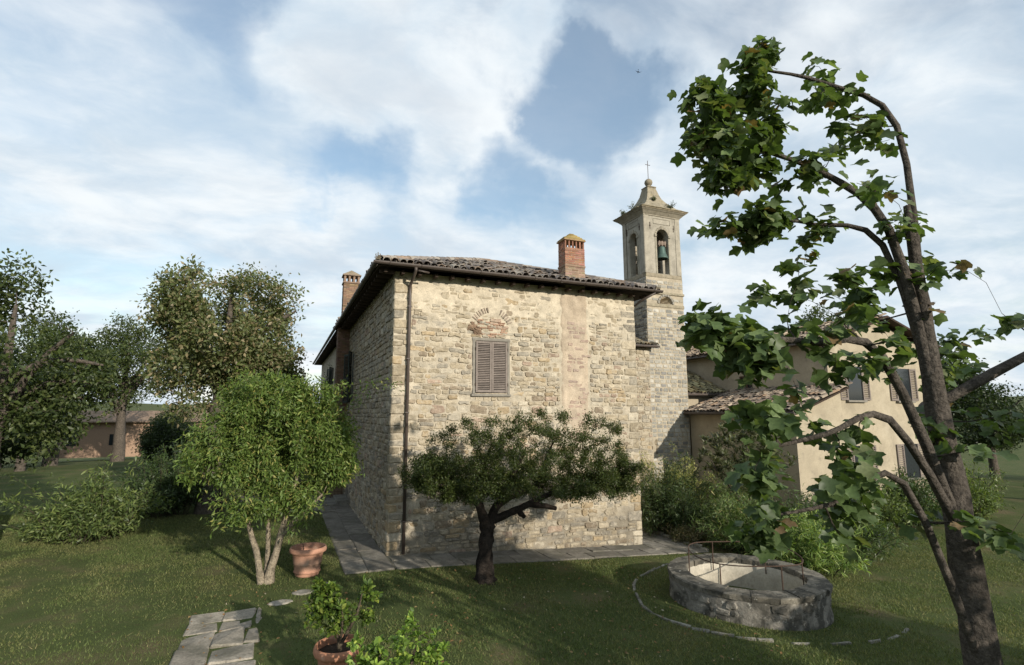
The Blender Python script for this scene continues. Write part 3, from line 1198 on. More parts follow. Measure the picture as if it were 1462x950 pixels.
def build_chimneys():
    r = np.random.default_rng(77)
    x0, x1, y0, y1 = 5.93, 6.71, .02, .52
    ch = mk('chimney', *box(x0, x1, y0, y1, 8.3, 9.80), M['mortar'], house, (.85, .8, .75))
    brick_shell(ch, x0, x1, y0, y1, 8.50, 9.10, (.27, .185, .13), r, faces='flr')
    mk('band', *cbox(x0 - .025, x1 + .025, y0 - .025, y1 + .025, 9.105, 9.18, .01, .004, r), M['brick'], ch, (.25, .17, .12))
    brick_shell(ch, x0, x1, y0, y1, 9.185, 9.80, (.30, .145, .10), r, faces='flr', hh=.078)
    # open lantern of brick posts
    for fx in np.linspace(0, 1, 6):
        for yy in (y0, y1 - .05):
            xx = x0 + (x1 - x0 - .05) * fx
            mk('lantern_post', *cbox(xx, xx + .05, yy, yy + .05, 9.803, 10.06, .005, .003, r), M['brick'], ch, np.array((.30, .15, .10)) * r.uniform(.8, 1.2))
    for fy in (.25, .5, .75):
        for xx in (x0, x1 - .05):
            yy = y0 + (y1 - y0 - .05) * fy
            mk('lantern_post', *cbox(xx, xx + .05, yy, yy + .05, 9.803, 10.06, .005, .003, r), M['brick'], ch, np.array((.30, .15, .10)) * r.uniform(.8, 1.2))
    mk('cap_slab', *cbox(x0 - .05, x1 + .05, y0 - .05, y1 + .05, 10.063, 10.11, .01, .004, r), M['brick'], ch, (.33, .22, .12))
    # mossy stepped cap of small tiles
    lv = [(.0, 10.112, .05), (.05, 10.162, .05), (.10, 10.212, .05), (.15, 10.262, .05), (.19, 10.312, .045), (.22, 10.357, .04)]
    for k, (ins, z, h) in enumerate(lv):
        xi = ins * 1.5
        mk('cap_tile', *cbox(x0 - .03 + xi, x1 + .03 - xi, y0 - .03 + ins * .95, y1 + .03 - ins * .95, z + .001, z + h, .012, .014, r), M['spire_stone'], ch,
           np.array((1.15, .98, .50)) * r.uniform(.8, 1.1))
    # small flue pot leaning behind
    v, f = lathe([(.09, 0), (.10, .22), (.11, .24), (.06, .26)], 10, (5.72, .75, 8.72))
    mk('flue_pot', v, f, M['tile'], house, (.10, .08, .07), True)
    # flue breast and chimney on the side wall
    fx0, fx1, fy0, fy1 = -.58, .05, 11.8, 12.6
    fl = mk('side_flue', *box(fx0, fx1, fy0, fy1, -.2, 8.3), M['mortar'], house, (.5, .42, .36))
    brick_shell(fl, fx0, fx1, fy0, fy1, 2.2, 8.28, (.20, .125, .085), r, single=False, faces='fl')
    sx0, sx1, sy0, sy1 = -.42, .36, 11.85, 12.5
    ch2 = mk('chimney', *box(sx0, sx1, sy0, sy1, 8.3, 10.62), M['mortar'], house, (.5, .42, .36))
    brick_shell(ch2, sx0, sx1, sy0, sy1, 8.4, 10.60, (.23, .15, .10), r, single=False, faces='flr')
    mk('band', *cbox(sx0 - .05, sx1 + .05, sy0 - .05, sy1 + .05, 10.625, 10.70, .01), M['brick'], ch2, (.24, .165, .12))
    for fx in np.linspace(0, 1, 4):
        for yy in (sy0, sy1 - .08):
            xx = sx0 + (sx1 - sx0 - .1) * fx
            mk('lantern_post', *cbox(xx, xx + .1, yy, yy + .08, 10.703, 11.02, .006), M['brick'], ch2, (.25, .17, .12))
    mk('cap_slab', *cbox(sx0 - .07, sx1 + .07, sy0 - .07, sy1 + .07, 11.023, 11.09, .01), M['brick'], ch2, (.25, .19, .14))
    a, b, c, d, z = sx0 - .04, sx1 + .04, sy0 - .04, sy1 + .04, 11.092
    mk('cap', [(a, c, z), (b, c, z), (b, d, z), (a, d, z), ((a + b) / 2, (c + d) / 2, z + .30)],
       [(0, 1, 4), (1, 2, 4), (2, 3, 4), (3, 0, 4), (3, 2, 1, 0)], M['spire_stone'], ch2, (.9, .8, .7))


build_chimneys()


# ------------------------------------------------------------------ bell tower
TX0, TX1, TY0, TY1 = 14.60, 17.18, 7.0, 9.05      # base
BX0, BX1, BY0, BY1 = 14.76, 17.16, 7.03, 8.98     # belfry
tower = thing('bell_tower', 'tall square stone bell tower with open belfry and small curved spire', 'tower', (15.9, 8.0, -.66))


def tp(name, v, f, mat, tint=None, parent=None, smooth=False):
    o = mk(name, v, f, mat, None, tint, smooth)
    if parent is None:
        place(o, tower)
    else:
        o.parent = parent
    return o


def arch_panel(w, z0, z1, ow, oz0, ospr, th, n=10):
    """wall panel in (a, z) with a round-headed opening, extruded by th: a in [-w/2, w/2]"""
    rr = ow / 2
    polys = [[(-w / 2, z0), (-rr, z0), (-rr, ospr), (-w / 2, ospr)], [(rr, z0), (w / 2, z0), (w / 2, ospr), (rr, ospr)],
             [(-rr, z0), (rr, z0), (rr, oz0), (-rr, oz0)]]
    arc = [(-rr * math.cos(math.pi * k / n), ospr + rr * math.sin(math.pi * k / n)) for k in range(n + 1)]
    top = [(-w / 2 + w * k / n, z1) for k in range(n + 1)]
    polys.append([(-w / 2, ospr), arc[0], top[0]])
    for k in range(n):
        polys.append([arc[k], arc[k + 1], top[k + 1], top[k]])
    polys.append([arc[n], (w / 2, ospr), top[n]])
    v, f = [], []
    for p in polys:
        o = len(v)
        m = len(p)
        v += [(a, 0, z) for a, z in p]
        f.append(tuple(range(o, o + m)))
        o2 = len(v)
        v += [(a, th, z) for a, z in p]
        f.append(tuple(range(o2, o2 + m))[::-1])
    rim = [(-rr, oz0)] + arc + [(rr, oz0)]
    rim.append(rim[0])
    for k in range(len(rim) - 1):
        o = len(v)
        (a, b), (c, d) = rim[k], rim[k + 1]
        v += [(a, 0, b), (c, 0, d), (c, th, d), (a, th, b)]
        f.append((o, o + 1, o + 2, o + 3))
    return v, f


def build_tower():
    r = np.random.default_rng(99)
    z_top = 11.30

    def fx(x, z):     # taper of the shaft
        t = np.clip((z + .7) / 12, 0, 1)
        a = TX0 + (BX0 - .02 - TX0) * t
        b = TX1 + (BX1 + .02 - TX1) * t
        return a + (b - a) * x
    # shaft core: front, left, right, back
    cor = []
    for z in (-.75, z_top):
        a, b = float(fx(0, z)), float(fx(1, z))
        cor += [(a, TY0, z), (b, TY0, z), (b, TY1, z), (a, TY1, z)]
    LUN = (15.55, 16.40, 9.86)
    shaft = tp('shaft', cor, [(3, 2, 6, 7), (1, 2, 6, 5), (4, 5, 6, 7), (0, 3, 7, 4)], M['mortar'], (.80, .80, .80))
    gx, gz, d, F, ti = mortar_grid(0, 1, -.75, z_top, .05, 61, .01, (), lambda x, z: np.ones((len(x), 3)) * .92)
    X = np.linspace(0, 1, 52)
    Z = np.linspace(-.75, z_top, 200)
    gx, gz = [q.ravel() for q in np.meshgrid(X, Z)]
    d = (fbm(gx * 10, gz * 4, 61) - .5) * .02
    wx = fx(gx, gz)
    lun = ((wx - 15.975) ** 2 + (np.maximum(gz - LUN[2], 0)) ** 2 < .41 ** 2) & (gz > LUN[2])
    slit = (np.abs(wx - 14.98) < .045) & (gz > 1.9) & (gz < 2.6)
    d = np.where(lun | slit, -1.6, d)
    i = (np.arange(199)[:, None] * 52 + np.arange(51)[None]).ravel()
    tp('front_face', np.stack([wx, TY0 - d, gz], 1), [tuple(map(int, q)) for q in np.stack([i, i + 1, i + 53, i + 52], 1)], M['mortar'], (.95, .94, .92), None, True)
    pale = [(.40, .375, .315), (.34, .32, .27), (.275, .265, .23), (.45, .425, .365), (.37, .335, .26), (.22, .212, .195)]
    pcs = []
    z = -.7
    k = 0
    while z < 11.15:
        h = r.uniform(.15, .24)
        z1 = min(z + h, 11.25)
        a0, a1 = float(fx(0, z)), float(fx(1, z))
        x = a0
        first = True
        while x < a1 - .02:
            w = r.uniform(.22, .48)
            if first or x + w > a1 - .2:
                w = r.uniform(.30, .46)
            xb = min(x + w, a1)
            if a1 - xb < .12:
                xb = a1
            cxm, czm = (x + xb) / 2, (z + z1) / 2
            if not ((abs(cxm - 15.975) < .62 and LUN[2] - .2 < czm < LUN[2] + .55) or (abs(cxm - 14.98) < .2 and 1.8 < czm < 2.7)
                    or (10.30 < z1 and z < 10.54) or (9.62 < z1 and z < 9.86) or z1 - z < .06):
                pcs.append((x, xb, z, z1))
            x = xb
            first = False
        z = z1
        k += 1
    pcs.sort(key=lambda q: -(q[1] - q[0]) * (q[3] - q[2]) + (100 if q[3] < 1.2 else 0))
    rest = Acc()
    for k, (a, b, c, e) in enumerate(pcs):
        q, f = stone_mesh(a, b, c, e, r.uniform(.008, .026), r, .006, .45)
        t = np.array(pale[r.choice(6, p=[.24, .24, .18, .12, .12, .10])]) * r.uniform(.85, 1.12)
        if 4.5 < c < 9.5 and r.random() < .3:
            t = t * .85
        v = [(p[0], TY0 - p[2], p[1]) for p in q]
        if k < 285:
            mk('stone', v, f, M['tower_stone'], shaft, t)
        else:
            rest.add(v, f, t)
    stuff(rest.build('small_stones', M['tower_stone'], shaft))
    # the shaft's children keep world coordinates
    rest = Acc()
    for (a, b, c, e) in pack(TY0 + .02, TY1 - .02, 6.5, 11.2, (.14, .26), (.25, .55), r):
        q, f = stone_mesh(a, b, c, e, r.uniform(.01, .05), r)
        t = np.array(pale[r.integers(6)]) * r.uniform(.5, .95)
        rest.add([(float(fx(0, p[1])) - p[2], p[0], p[1]) for p in q], [t_[::-1] for t_ in f], t)
    stuff(rest.build('side_rubble', M['tower_stone'], shaft))
    # string courses and lunette frame
    for (za, zb, pr) in ((10.36, 10.50, .06), (9.66, 9.85, .035)):
        a, b = float(fx(0, za)), float(fx(1, za))
        tp('string_course', *cbox(a - pr, b + pr, TY0 - pr, TY1 + pr, za, zb, .02, .008, r), M['spire_stone'], (1.0, .98, .9))
    for k in range(9):
        a = math.pi * (k + .5) / 9
        v, f = cbox(-.075, .075, -.05, .15, -.06, .06, .008, .006, r)
        Mx = Matrix.Translation((15.975 + .49 * math.cos(a), TY0 - .01, LUN[2] + .47 * math.sin(a))) @ Matrix.Rotation(math.pi / 2 - a, 4, 'Y')
        tp('lunette_stone', xf(v, Mx), f, M['tower_stone'], (.27, .25, .21))
    # belfry base band
    tp('base_band', *cbox(BX0 - .02, BX1 + .02, BY0 - .035, BY1 + .03, z_top + .003, z_top + .22, .015, .006, r), M['spire_stone'], (.95, .92, .85))
    zb, zt = z_top + .225, 14.798
    wx, wy = BX1 - BX0, BY1 - BY0
    th = .34
    # four belfry walls with round-headed openings
    v, f = arch_panel(wx, zb, zt, .78, zb + .02, 13.70, th)
    cx, cy = (BX0 + BX1) / 2, (BY0 + BY1) / 2
    tp('belfry_wall', [(a + cx, BY0 + b, c) for a, b, c in v], f, M['render_stone'], (1, 1, 1))
    tp('belfry_wall', [(-a + cx, BY1 - b, c) for a, b, c in v], f, M['render_stone'], (1, 1, 1))
    v, f = arch_panel(wy - 2 * th - .004, zb, zt, .62, zb + .02, 13.70, th)
    tp('belfry_wall', [(BX0 + b, cy - a, c) for a, b, c in v], f, M['render_stone'], (1, 1, 1))
    tp('belfry_wall', [(BX1 - b, cy + a, c) for a, b, c in v], f, M['render_stone'], (1, 1, 1))
    # rough inner masonry seen through the openings
    inner = Acc()
    for (a, b, c, e) in pack(BX0 + th, BX1 - th, zb, 13.9, (.14, .24), (.25, .5), r):
        if abs((a + b) / 2 - cx) < .5:
            continue
        q, f = stone_mesh(a, b, c, e, r.uniform(.01, .05), r)
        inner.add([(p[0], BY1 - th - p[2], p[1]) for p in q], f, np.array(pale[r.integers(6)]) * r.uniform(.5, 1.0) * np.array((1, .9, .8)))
    for (a, b, c, e) in pack(BY0 + th, BY1 - th, zb, 13.9, (.14, .24), (.25, .5), r):
        if abs((a + b) / 2 - cy) < .36:
            continue
        q, f = stone_mesh(a, b, c, e, r.uniform(.01, .05), r)
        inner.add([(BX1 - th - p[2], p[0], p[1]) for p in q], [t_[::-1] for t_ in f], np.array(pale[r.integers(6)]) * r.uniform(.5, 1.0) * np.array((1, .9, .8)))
    place(stuff(inner.build('inner_masonry', M['tower_stone'])), tower)
    tp('belfry_floor', *box(BX0 + .02, BX1 - .02, BY0 + .02, BY1 - .02, zb - .1, zb + .016), M['render_stone'], (.7, .7, .7))

    # mouldings per visible face: pilaster strips, panel, imposts, keystone, iron tie anchors
    def face(fn, w, ow, nm):
        def b(a0, a1, z0, z1, pr, name, mat=M['render_stone'], t=(1, 1, 1)):
            v, f = cbox(a0, a1, -pr, .02, z0, z1, .008, .003, r)
            tp(name, fn(v), f, mat, t)
        e = w / 2
        for s in (-1, 1):
            b(*sorted((s * (e + .012), s * (e - .30))), zb + .003, zt, .030, 'pilaster', t=(1.03, 1.02, 1))
            b(*sorted((s * (ow / 2 + .005), s * (ow / 2 + .15))), 13.62, 13.76, .06, 'impost', t=(.85, .85, .82))
            b(*sorted((s * (ow / 2 + .005), s * (ow / 2 + .11))), zb + .003, 13.60, .024, 'jamb', t=(.9, .9, .86))
            b(s * (e - .40) - .012, s * (e - .40) + .012, 14.02, 14.42, .035, 'tie_anchor', M['rust'])
            b(s * (e - .40) - .035, s * (e - .40) + .035, 14.19, 14.25, .042, 'tie_anchor', M['rust'])
        for k in range(10):
            a = math.pi * (k + .5) / 10
            v, f = cbox(-.06, .06, -.030, .02, -.058 * ow / .7, .058 * ow / .7, .006)
            Mx = Matrix.Translation(((ow / 2 + .065) * math.cos(a), 0, 13.70 + (ow / 2 + .065) * math.sin(a))) @ Matrix.Rotation(-a, 4, 'Y')
            tp('arch_stone', fn(xf(v, Mx)), f, M['render_stone'], np.array((.92, .9, .86)) * r.uniform(.9, 1.08))
        b(-.075, .075, 13.70 + ow / 2 - .02, 13.70 + ow / 2 + .17, .055, 'keystone', t=(.9, .88, .84))
        pw = w * .24
        b(-pw, pw, 14.36, 14.38, .028, 'panel_moulding')
        b(-pw, pw, 14.66, 14.69, .028, 'panel_moulding')
        b(-pw, -pw + .03, 14.383, 14.657, .028, 'panel_moulding')
        b(pw - .03, pw, 14.383, 14.657, .028, 'panel_moulding')
    face(lambda v: [(a + cx, BY0 + b, c) for a, b, c in v], wx, .78, 'front')
    face(lambda v: [(BX0 + b, cy - a, c) for a, b, c in v], wy, .62, 'left')

    # cornice: stepped frusta
    def frustum(o0, z0, o1, z1):
        v = [(BX0 - o0, BY0 - o0, z0), (BX1 + o0, BY0 - o0, z0), (BX1 + o0, BY1 + o0, z0), (BX0 - o0, BY1 + o0, z0),
             (BX0 - o1, BY0 - o1, z1), (BX1 + o1, BY0 - o1, z1), (BX1 + o1, BY1 + o1, z1), (BX0 - o1, BY1 + o1, z1)]
        f = [(0, 3, 2, 1), (4, 5, 6, 7), (0, 1, 5, 4), (1, 2, 6, 5), (2, 3, 7, 6), (3, 0, 4, 7)]
        return v, f
    for k, q in enumerate(((.04, 14.80, .06, 14.87), (.08, 14.872, .22, 15.02), (.24, 15.022, .33, 15.10), (.35, 15.102, .38, 15.15))):
        tp('cornice', *frustum(*q), M['spire_stone'], (1.05, 1.05, 1.04) if k < 3 else (1.0, .95, .85))
    # small slabs along the cornice edge
    for k in range(10):
        w = (wx + .80) / 10
        a = BX0 - .40 + w * k
        tp('eave_slab', *cbox(a + .006, a + w - .006, BY0 - .42, BY0 - .1, 15.154, 15.185 + r.uniform(0, .012), .008, .008, r), M['spire_stone'], np.array((.9, .85, .7)) * r.uniform(.8, 1.2))
    for k in range(8):
        w = (wy + .80) / 8
        a = BY0 - .40 + w * k
        if k == 0:
            continue
        tp('eave_slab', *cbox(BX0 - .42, BX0 - .1, a + .006, a + w - .006, 15.154, 15.185 + r.uniform(0, .012), .008, .008, r), M['spire_stone'], np.array((.9, .85, .7)) * r.uniform(.8, 1.2))
    # concave spire
    prof = [(1.36, 15.14), (1.33, 15.32), (1.10, 15.44), (.86, 15.64), (.66, 15.88), (.50, 16.14), (.39, 16.42), (.31, 16.72), (.28, 16.86)]
    v, f = [], []
    n = 7
    for j, (h, z) in enumerate(prof):
        hy = h * (.88 if j < 3 else .95)
        ring = []
        for s in range(4):
            c0 = [(-h, -hy), (h, -hy), (h, hy), (-h, hy)][s]
            c1 = [(h, -hy), (h, hy), (-h, hy), (-h, -hy)][s]
            for k in range(n):
                t = k / n
                jx, jy = r.uniform(-.012, .012, 2)
                ring.append((cx + c0[0] + (c1[0] - c0[0]) * t + jx, cy + c0[1] + (c1[1] - c0[1]) * t + jy, z + r.uniform(-.01, .01)))
        v += ring
    m = 4 * n
    for j in range(len(prof) - 1):
        for k in range(m):
            f.append((j * m + k, j * m + (k + 1) % m, (j + 1) * m + (k + 1) % m, (j + 1) * m + k))
    f.append(tuple(range((len(prof) - 1) * m, len(prof) * m)))
    sp = tp('spire', v, f, M['spire_stone'], (.95, .93, .86))
    tp('spire_collar', *cbox(cx - .31, cx + .31, cy - .31, cy + .31, 16.84, 16.92, .02), M['spire_stone'], (.8, .78, .7))
    v, f = lathe([(.20, 16.92), (.15, 16.98), (.11, 17.03), (.13, 17.06), (.20, 17.12), (.235, 17.24), (.20, 17.36), (.11, 17.44), (.03, 17.47)], 16, (cx, cy, 0))
    tp('finial', v, f, M['spire_stone'], (.85, .82, .75), None, True)
    acc = Acc()
    acc.add(*tube([(cx, cy, 17.45), (cx, cy, 18.6)], .016, 6))
    acc.add(*tube([(cx - .17, cy, 18.34), (cx + .17, cy, 18.34)], .015, 6))
    place(acc.build('iron_cross', M['rust']), tower)
    # bell with its wooden headstock, hung in the front opening
    bx, by = cx + .03, BY0 + .13
    bell = thing('bell', 'green bronze church bell hanging in the front arch of the bell tower', 'bell', (bx, by, 12.42))
    pr = [(.30, 0), (.345, .015), (.35, .05), (.30, .14), (.245, .28), (.215, .44), (.205, .60), (.18, .68), (.10, .73), (.04, .74)]
    v, f = lathe(pr, 24, (0, 0, 0), 0, 1, False)
    mk('bell_body', v, f, M['bronze'], bell, None, True)
    v, f = lathe([(.02, -.08), (.05, -.06), (.05, 0), (.018, .04), (.016, .6)], 10)
    mk('clapper', v, f, M['rust'], bell, None, True)
    v, f = cbox(-.26, .26, -.10, .10, .78, 1.0, .03, .015, r)
    mk('headstock', v, f, M['wood'], bell, (1.2, 1.1, 1.0))
    for k in range(5):
        x = -.2 + k * .1
        mk('strap', *cbox(x - .018, x + .018, -.115, .115, .70, 1.03, .005), M['rust'] if k % 2 else M['wood'], bell, (1.3, 1.2, 1.1))
    mk('axle', *tube([(-.42, 0, .90), (.42, 0, .90)], .025, 8), M['rust'], bell)


build_tower()

# ------------------------------------------------------------------ low annex between house and tower
annex = thing('annex', 'narrow stone annex with small tiled lean-to roof filling the gap before the tower', 'building', (11.6, 7.5, -.66))


def build_annex():
    r = np.random.default_rng(13)
    y = 6.86
    gx, gz, d, F, ti = mortar_grid(8.9, 14.66, -.7, 7.35, .08, 71, .03, (), lambda x, z: np.ones((len(x), 3)) * .9)
    wall = place(mk_np('wall', np.stack([gx, y - d, gz], 1), F, M['mortar'], None, ti, True), annex)
    acc = Acc()
    for (a, b, c, e) in pack(8.9, 14.64, -.6, 7.3, (.15, .28), (.25, .55), r):
        q, f = stone_mesh(a, b, c, e, r.uniform(.005, .035), r)
        acc.add([(p[0], y - p[2], p[1]) for p in q], f, PAL[r.choice(7, p=[.3, .2, .05, .2, .05, .05, .15])] * r.uniform(.85, 1.12))
    stuff(acc.build('rubble', M['stone'], wall))
    place(mk('end_wall', *box(14.4, 14.64, y + .05, 9, -.7, 7.35), M['mortar'], None, (.9, .9, .9)), annex)
    v = [(8.9, 6.55, 7.42), (14.95, 6.55, 7.42), (14.95, 9.3, 8.5), (8.9, 9.3, 8.5)]
    v += [(a, b, c - .07) for a, b, c in v]
    f = [(0, 1, 2, 3), (7, 6, 5, 4), (0, 4, 5, 1), (1, 5, 6, 2), (2, 6, 7, 3), (3, 7, 4, 0)]
    roof = place(mk('roof', v, f, M['dark_wood']), annex)
    pitch = 1.08 / 2.75
    tile_plane(roof, (12.0, 6.52, 7.42), (1, 0, 0), (0, 1, pitch), 2.9, 2.75 * math.hypot(1, pitch), lambda a, b: 0 < a < 2.95 and b < 2.9 and not (a > 2.55 and b > .5),
               tile_variants('roof_tile', M['tile'], (1.15, 1.1, .85), 9), M['tile'], 120, 14)
    place(mk('gutter', *tube([(9.0, 6.46, 7.42), (15.0, 6.46, 7.42)], .06, 8), M['metal']), annex)


build_annex()

# ------------------------------------------------------------------ cream house behind the tower
cream = thing('plastered_house', 'cream plastered house with tiled roofs adjoining the bell tower', 'house', (22, 4, -.68))


def cp(name, v, f, mat, tint=None, parent=None, smooth=False):
    o = mk(name, v, f, mat, None, tint, smooth)
    if parent is None:
        return place(o, cream)
    o.parent = parent
    return o


def build_cream():
    r = np.random.default_rng(55)
    var = tile_variants('roof_tile', M['tile'], (1.15, 1.05, .92), 10)
    # low wing reaching forward from the tower's corner
    cp('wing_wall', *box(17.22, 20.2, .6, 6.96, -.9, 3.93), M['plaster'])
    pit = .34
    v = [(16.88, .25, 4.0), (16.88, 6.975, 4.0), (20.28, 6.975, 4.0 + 3.4 * pit), (20.28, .25, 4.0 + 3.4 * pit)]
    v += [(a, b, c - .08) for a, b, c in v]
    f = [(3, 2, 1, 0), (4, 5, 6, 7), (0, 1, 5, 4), (1, 2, 6, 5), (2, 3, 7, 6), (3, 0, 4, 7)]
    roof = cp('wing_roof', v, f, M['dark_wood'])
    # wedge of wall closing the front gable of the wing
    cp('wing_gable', [(17.24, .62, 3.925), (20.2, .62, 3.925), (20.2, .62, 4.96), (17.24, .8, 3.925), (20.2, .8, 3.925), (20.2, .8, 4.96)],
       [(0, 1, 2), (5, 4, 3), (0, 2, 5, 3), (1, 4, 5, 2)], M['plaster'])
    tile_plane(roof, (16.85, .3, 4.0), (0, 1, 0), (1, 0, pit), 6.6, 3.4 * math.hypot(1, pit), lambda a, b: b < 3.65, var, M['tile'], 280, 15)
    cp('gutter', *tube([(16.80, .25, 3.99), (16.80, 6.95, 3.99)], .065, 8), M['metal'])
    # lean-to in the corner behind
    v = [(17.22, 7.15, 5.02), (20.28, 7.15, 5.02), (20.28, 10.6, 6.55), (17.22, 10.6, 6.55)]
    v += [(a, b, c - .08) for a, b, c in v]
    f = [(0, 1, 2, 3), (7, 6, 5, 4), (0, 4, 5, 1), (1, 5, 6, 2), (2, 6, 7, 3), (3, 7, 4, 0)]
    lean = cp('lean_to_roof', v, f, M['dark_wood'])
    tile_plane(lean, (17.25, 7.12, 5.02), (1, 0, 0), (0, 1, .443), 2.95, 3.75, lambda a, b: 0 <= a < 3 and b < 3.7, tile_variants('roof_tile', M['tile'], (1.1, 1.1, .7), 12), M['tile'], 140, 16)
    cp('gutter', *tube([(17.2, 7.08, 5.0), (20.2, 7.08, 5.0)], .06, 8), M['metal'])
    cp('lean_to_wall', *box(17.3, 20.25, 7.6, 7.9, -.9, 4.93), M['plaster'])
    # tall block with a window over the wing roof
    wy0, wy1, wz0, wz1 = 5.55, 6.45, 5.12, 6.0
    X = 20.3
    for (a, b, c, d) in ((1.2, wy0, -.9, 7.3), (wy1, 15.0, -.9, 7.3), (wy0, wy1, -.9, wz0), (wy0, wy1, wz1, 7.3)):
        cp('wall', *box(X, X + .35, a, b, c, d), M['plaster'])
    cp('wall', *box(X + .352, 28, 1.2, 1.55, -.9, 7.3), M['plaster'])
    cp('wall', *box(X + .352, 28, 14.6, 15, -.9, 7.3), M['plaster'])
    win = cp('window', *cbox(X + .12, X + .15, wy0, wy1, wz0, wz1, .003), M['glass'])
    fr = Acc()
    for (a, b, c, d) in ((wy0, wy0 + .07, wz0, wz1), (wy1 - .07, wy1, wz0, wz1), (wy0 + .071, wy1 - .071, wz0, wz0 + .07), (wy0 + .071, wy1 - .071, wz1 - .07, wz1),
                         ((wy0 + wy1) / 2 - .03, (wy0 + wy1) / 2 + .03, wz0 + .071, wz1 - .071)):
        fr.add(*cbox(X + .05, X + .118, a, b, c, d, .006), (.6, .45, .35))
    o = fr.build('window_frame', M['wood'])
    o.parent = win
    o.matrix_parent_inverse = Matrix.Translation(-cream.location)
    o.matrix_parent_inverse = Matrix.Identity(4)
    cp('window_sill', *cbox(X - .12, X + .05, wy0 - .12, wy1 + .12, wz0 - .10, wz0 - .003, .012), M['frame'])
    xm = 24.2
    pit = .33
    v = [(X - .45, .7, 7.30), (X - .45, 15.5, 7.30), (xm, 15.5, 7.3 + (xm - X + .45) * pit), (xm, .7, 7.3 + (xm - X + .45) * pit), (28.5, 15.5, 7.3), (28.5, .7, 7.3)]
    v += [(a, b, c - .1) for a, b, c in v]
    f = [(3, 2, 1, 0), (5, 4, 2, 3), (6, 7, 8, 9), (9, 8, 10, 11), (0, 1, 7, 6), (1, 2, 8, 7), (2, 4, 10, 8), (4, 5, 11, 10), (5, 3, 9, 11), (3, 0, 6, 9)]
    top = cp('roof', v, f, M['dark_wood'])
    tile_plane(top, (X - .48, 4.0, 7.30), (0, 1, 0), (1, 0, pit), 11, (xm - X + .45) * math.hypot(1, pit), lambda a, b: b < 4.4, tile_variants('roof_tile', M['tile'], (1.3, 1.15, .95), 17), M['tile'], 200, 18)
    tile_plane(top, (X - .48, .8, 7.30), (0, 1, 0), (1, 0, pit), 3.1, (xm - X + .45) * math.hypot(1, pit), lambda a, b: b < 4.4, var, M['tile'], 0, 19)
    cp('gutter', *tube([(X - .53, .7, 7.27), (X - .53, 15.4, 7.27)], .06, 8), M['metal'])
    cp('gable', [(X, 1.22, 7.19), (28, 1.22, 7.19), (xm, 1.22, 8.45), (X, 1.5, 7.19), (28, 1.5, 7.19), (xm, 1.5, 8.45)], [(0, 1, 2), (5, 4, 3), (0, 2, 5, 3), (1, 4, 5, 2)], M['plaster'])

    for (x, z) in ((22.0, 4.6), (25.6, 4.6), (22.0, .9), (25.6, .9)):
        cp('window', *cbox(x - .5, x + .5, 1.17, 1.25, z, z + 1.6, .004), M['glass'])
        cp('window_sill', *cbox(x - .65, x + .65, 1.05, 1.25, z - .1, z - .004, .01), M['frame'])
        for sx in (-1, 1):
            acc = Acc()
            a0 = x + sx * .52 if sx > 0 else x - 1.04
            for (p, q, c, d) in ((a0, a0 + .07, z, z + 1.6), (a0 + .45, a0 + .52, z, z + 1.6), (a0 + .071, a0 + .449, z, z + .09), (a0 + .071, a0 + .449, z + 1.51, z + 1.6)):
                acc.add(*cbox(p, q, 1.13, 1.18, c, d, .005))
            sh = place(acc.build('shutter', M['wood']), cream)
            for k in range(16):
                v, f = cbox(a0 + .072, a0 + .448, -.026, .026, -.006, .006, .002)
                o = mk('slat', xf(v, Matrix.Translation((0, 1.155, z + .13 + k * .088)) @ Matrix.Rotation(R(40), 4, 'X')), f, M['wood'], sh, (1, 1, 1))


build_cream()


# ------------------------------------------------------------------ plants
LEAF = {}
LEAF['diamond'] = (np.array([(0, 0, 0), (.45, .5, .08), (1, 0, -.05), (.45, -.5, .08)]), [(0, 1, 2), (0, 2, 3)])
LEAF['blade'] = (np.array([(0, -.18, 0), (0, .18, 0), (.5, .5, .06), (.5, -.5, .06), (1, 0, -.12)]), [(0, 1, 2), (0, 2, 3), (3, 2, 4)])
LEAF['oval'] = (np.array([(0, 0, 0), (.25, .40, .07), (.6, .46, .09), (.88, .22, .02), (1, 0, -.06), (.88, -.22, .02), (.6, -.46, .09), (.25, -.40, .07), (.5, 0, -.02)]),
                [(0, 8, 1), (1, 8, 2), (2, 8, 3), (3, 8, 4), (4, 8, 5), (5, 8, 6), (6, 8, 7), (7, 8, 0)])
LEAF['tulip'] = (np.array([(0, 0, 0), (.06, .34, .10), (.30, .54, .17), (.46, .34, .10), (.74, .44, .06), (1, .34, -.14), (.86, 0, -.08), (1, -.34, -.10), (.74, -.44, .09),
                           (.46, -.34, .10), (.30, -.54, .14), (.06, -.34, .10), (.45, 0, -.05)]),
                 [(i, i + 1, 12) for i in range(11)] + [(11, 0, 12)])


def leaves_np(pos, dirn, up, L, Wd, tint, shape):
    T, F = LEAF[shape]
    n, k = len(pos), len(T)
    d = dirn / (np.linalg.norm(dirn, axis=1, keepdims=True) + 1e-9)
    s = np.cross(up, d)
    s /= np.linalg.norm(s, axis=1, keepdims=True) + 1e-9
    nn = np.cross(d, s)
    V = pos[:, None] + d[:, None] * (T[None, :, 0:1] * L[:, None, None]) + s[:, None] * (T[None, :, 1:2] * Wd[:, None, None]) + nn[:, None] * (T[None, :, 2:3] * L[:, None, None])
    F = np.array(F)
    FF = (np.arange(n)[:, None, None] * k + F[None]).reshape(-1, 3)
    return V.reshape(-1, 3), FF, np.repeat(tint, k, 0)


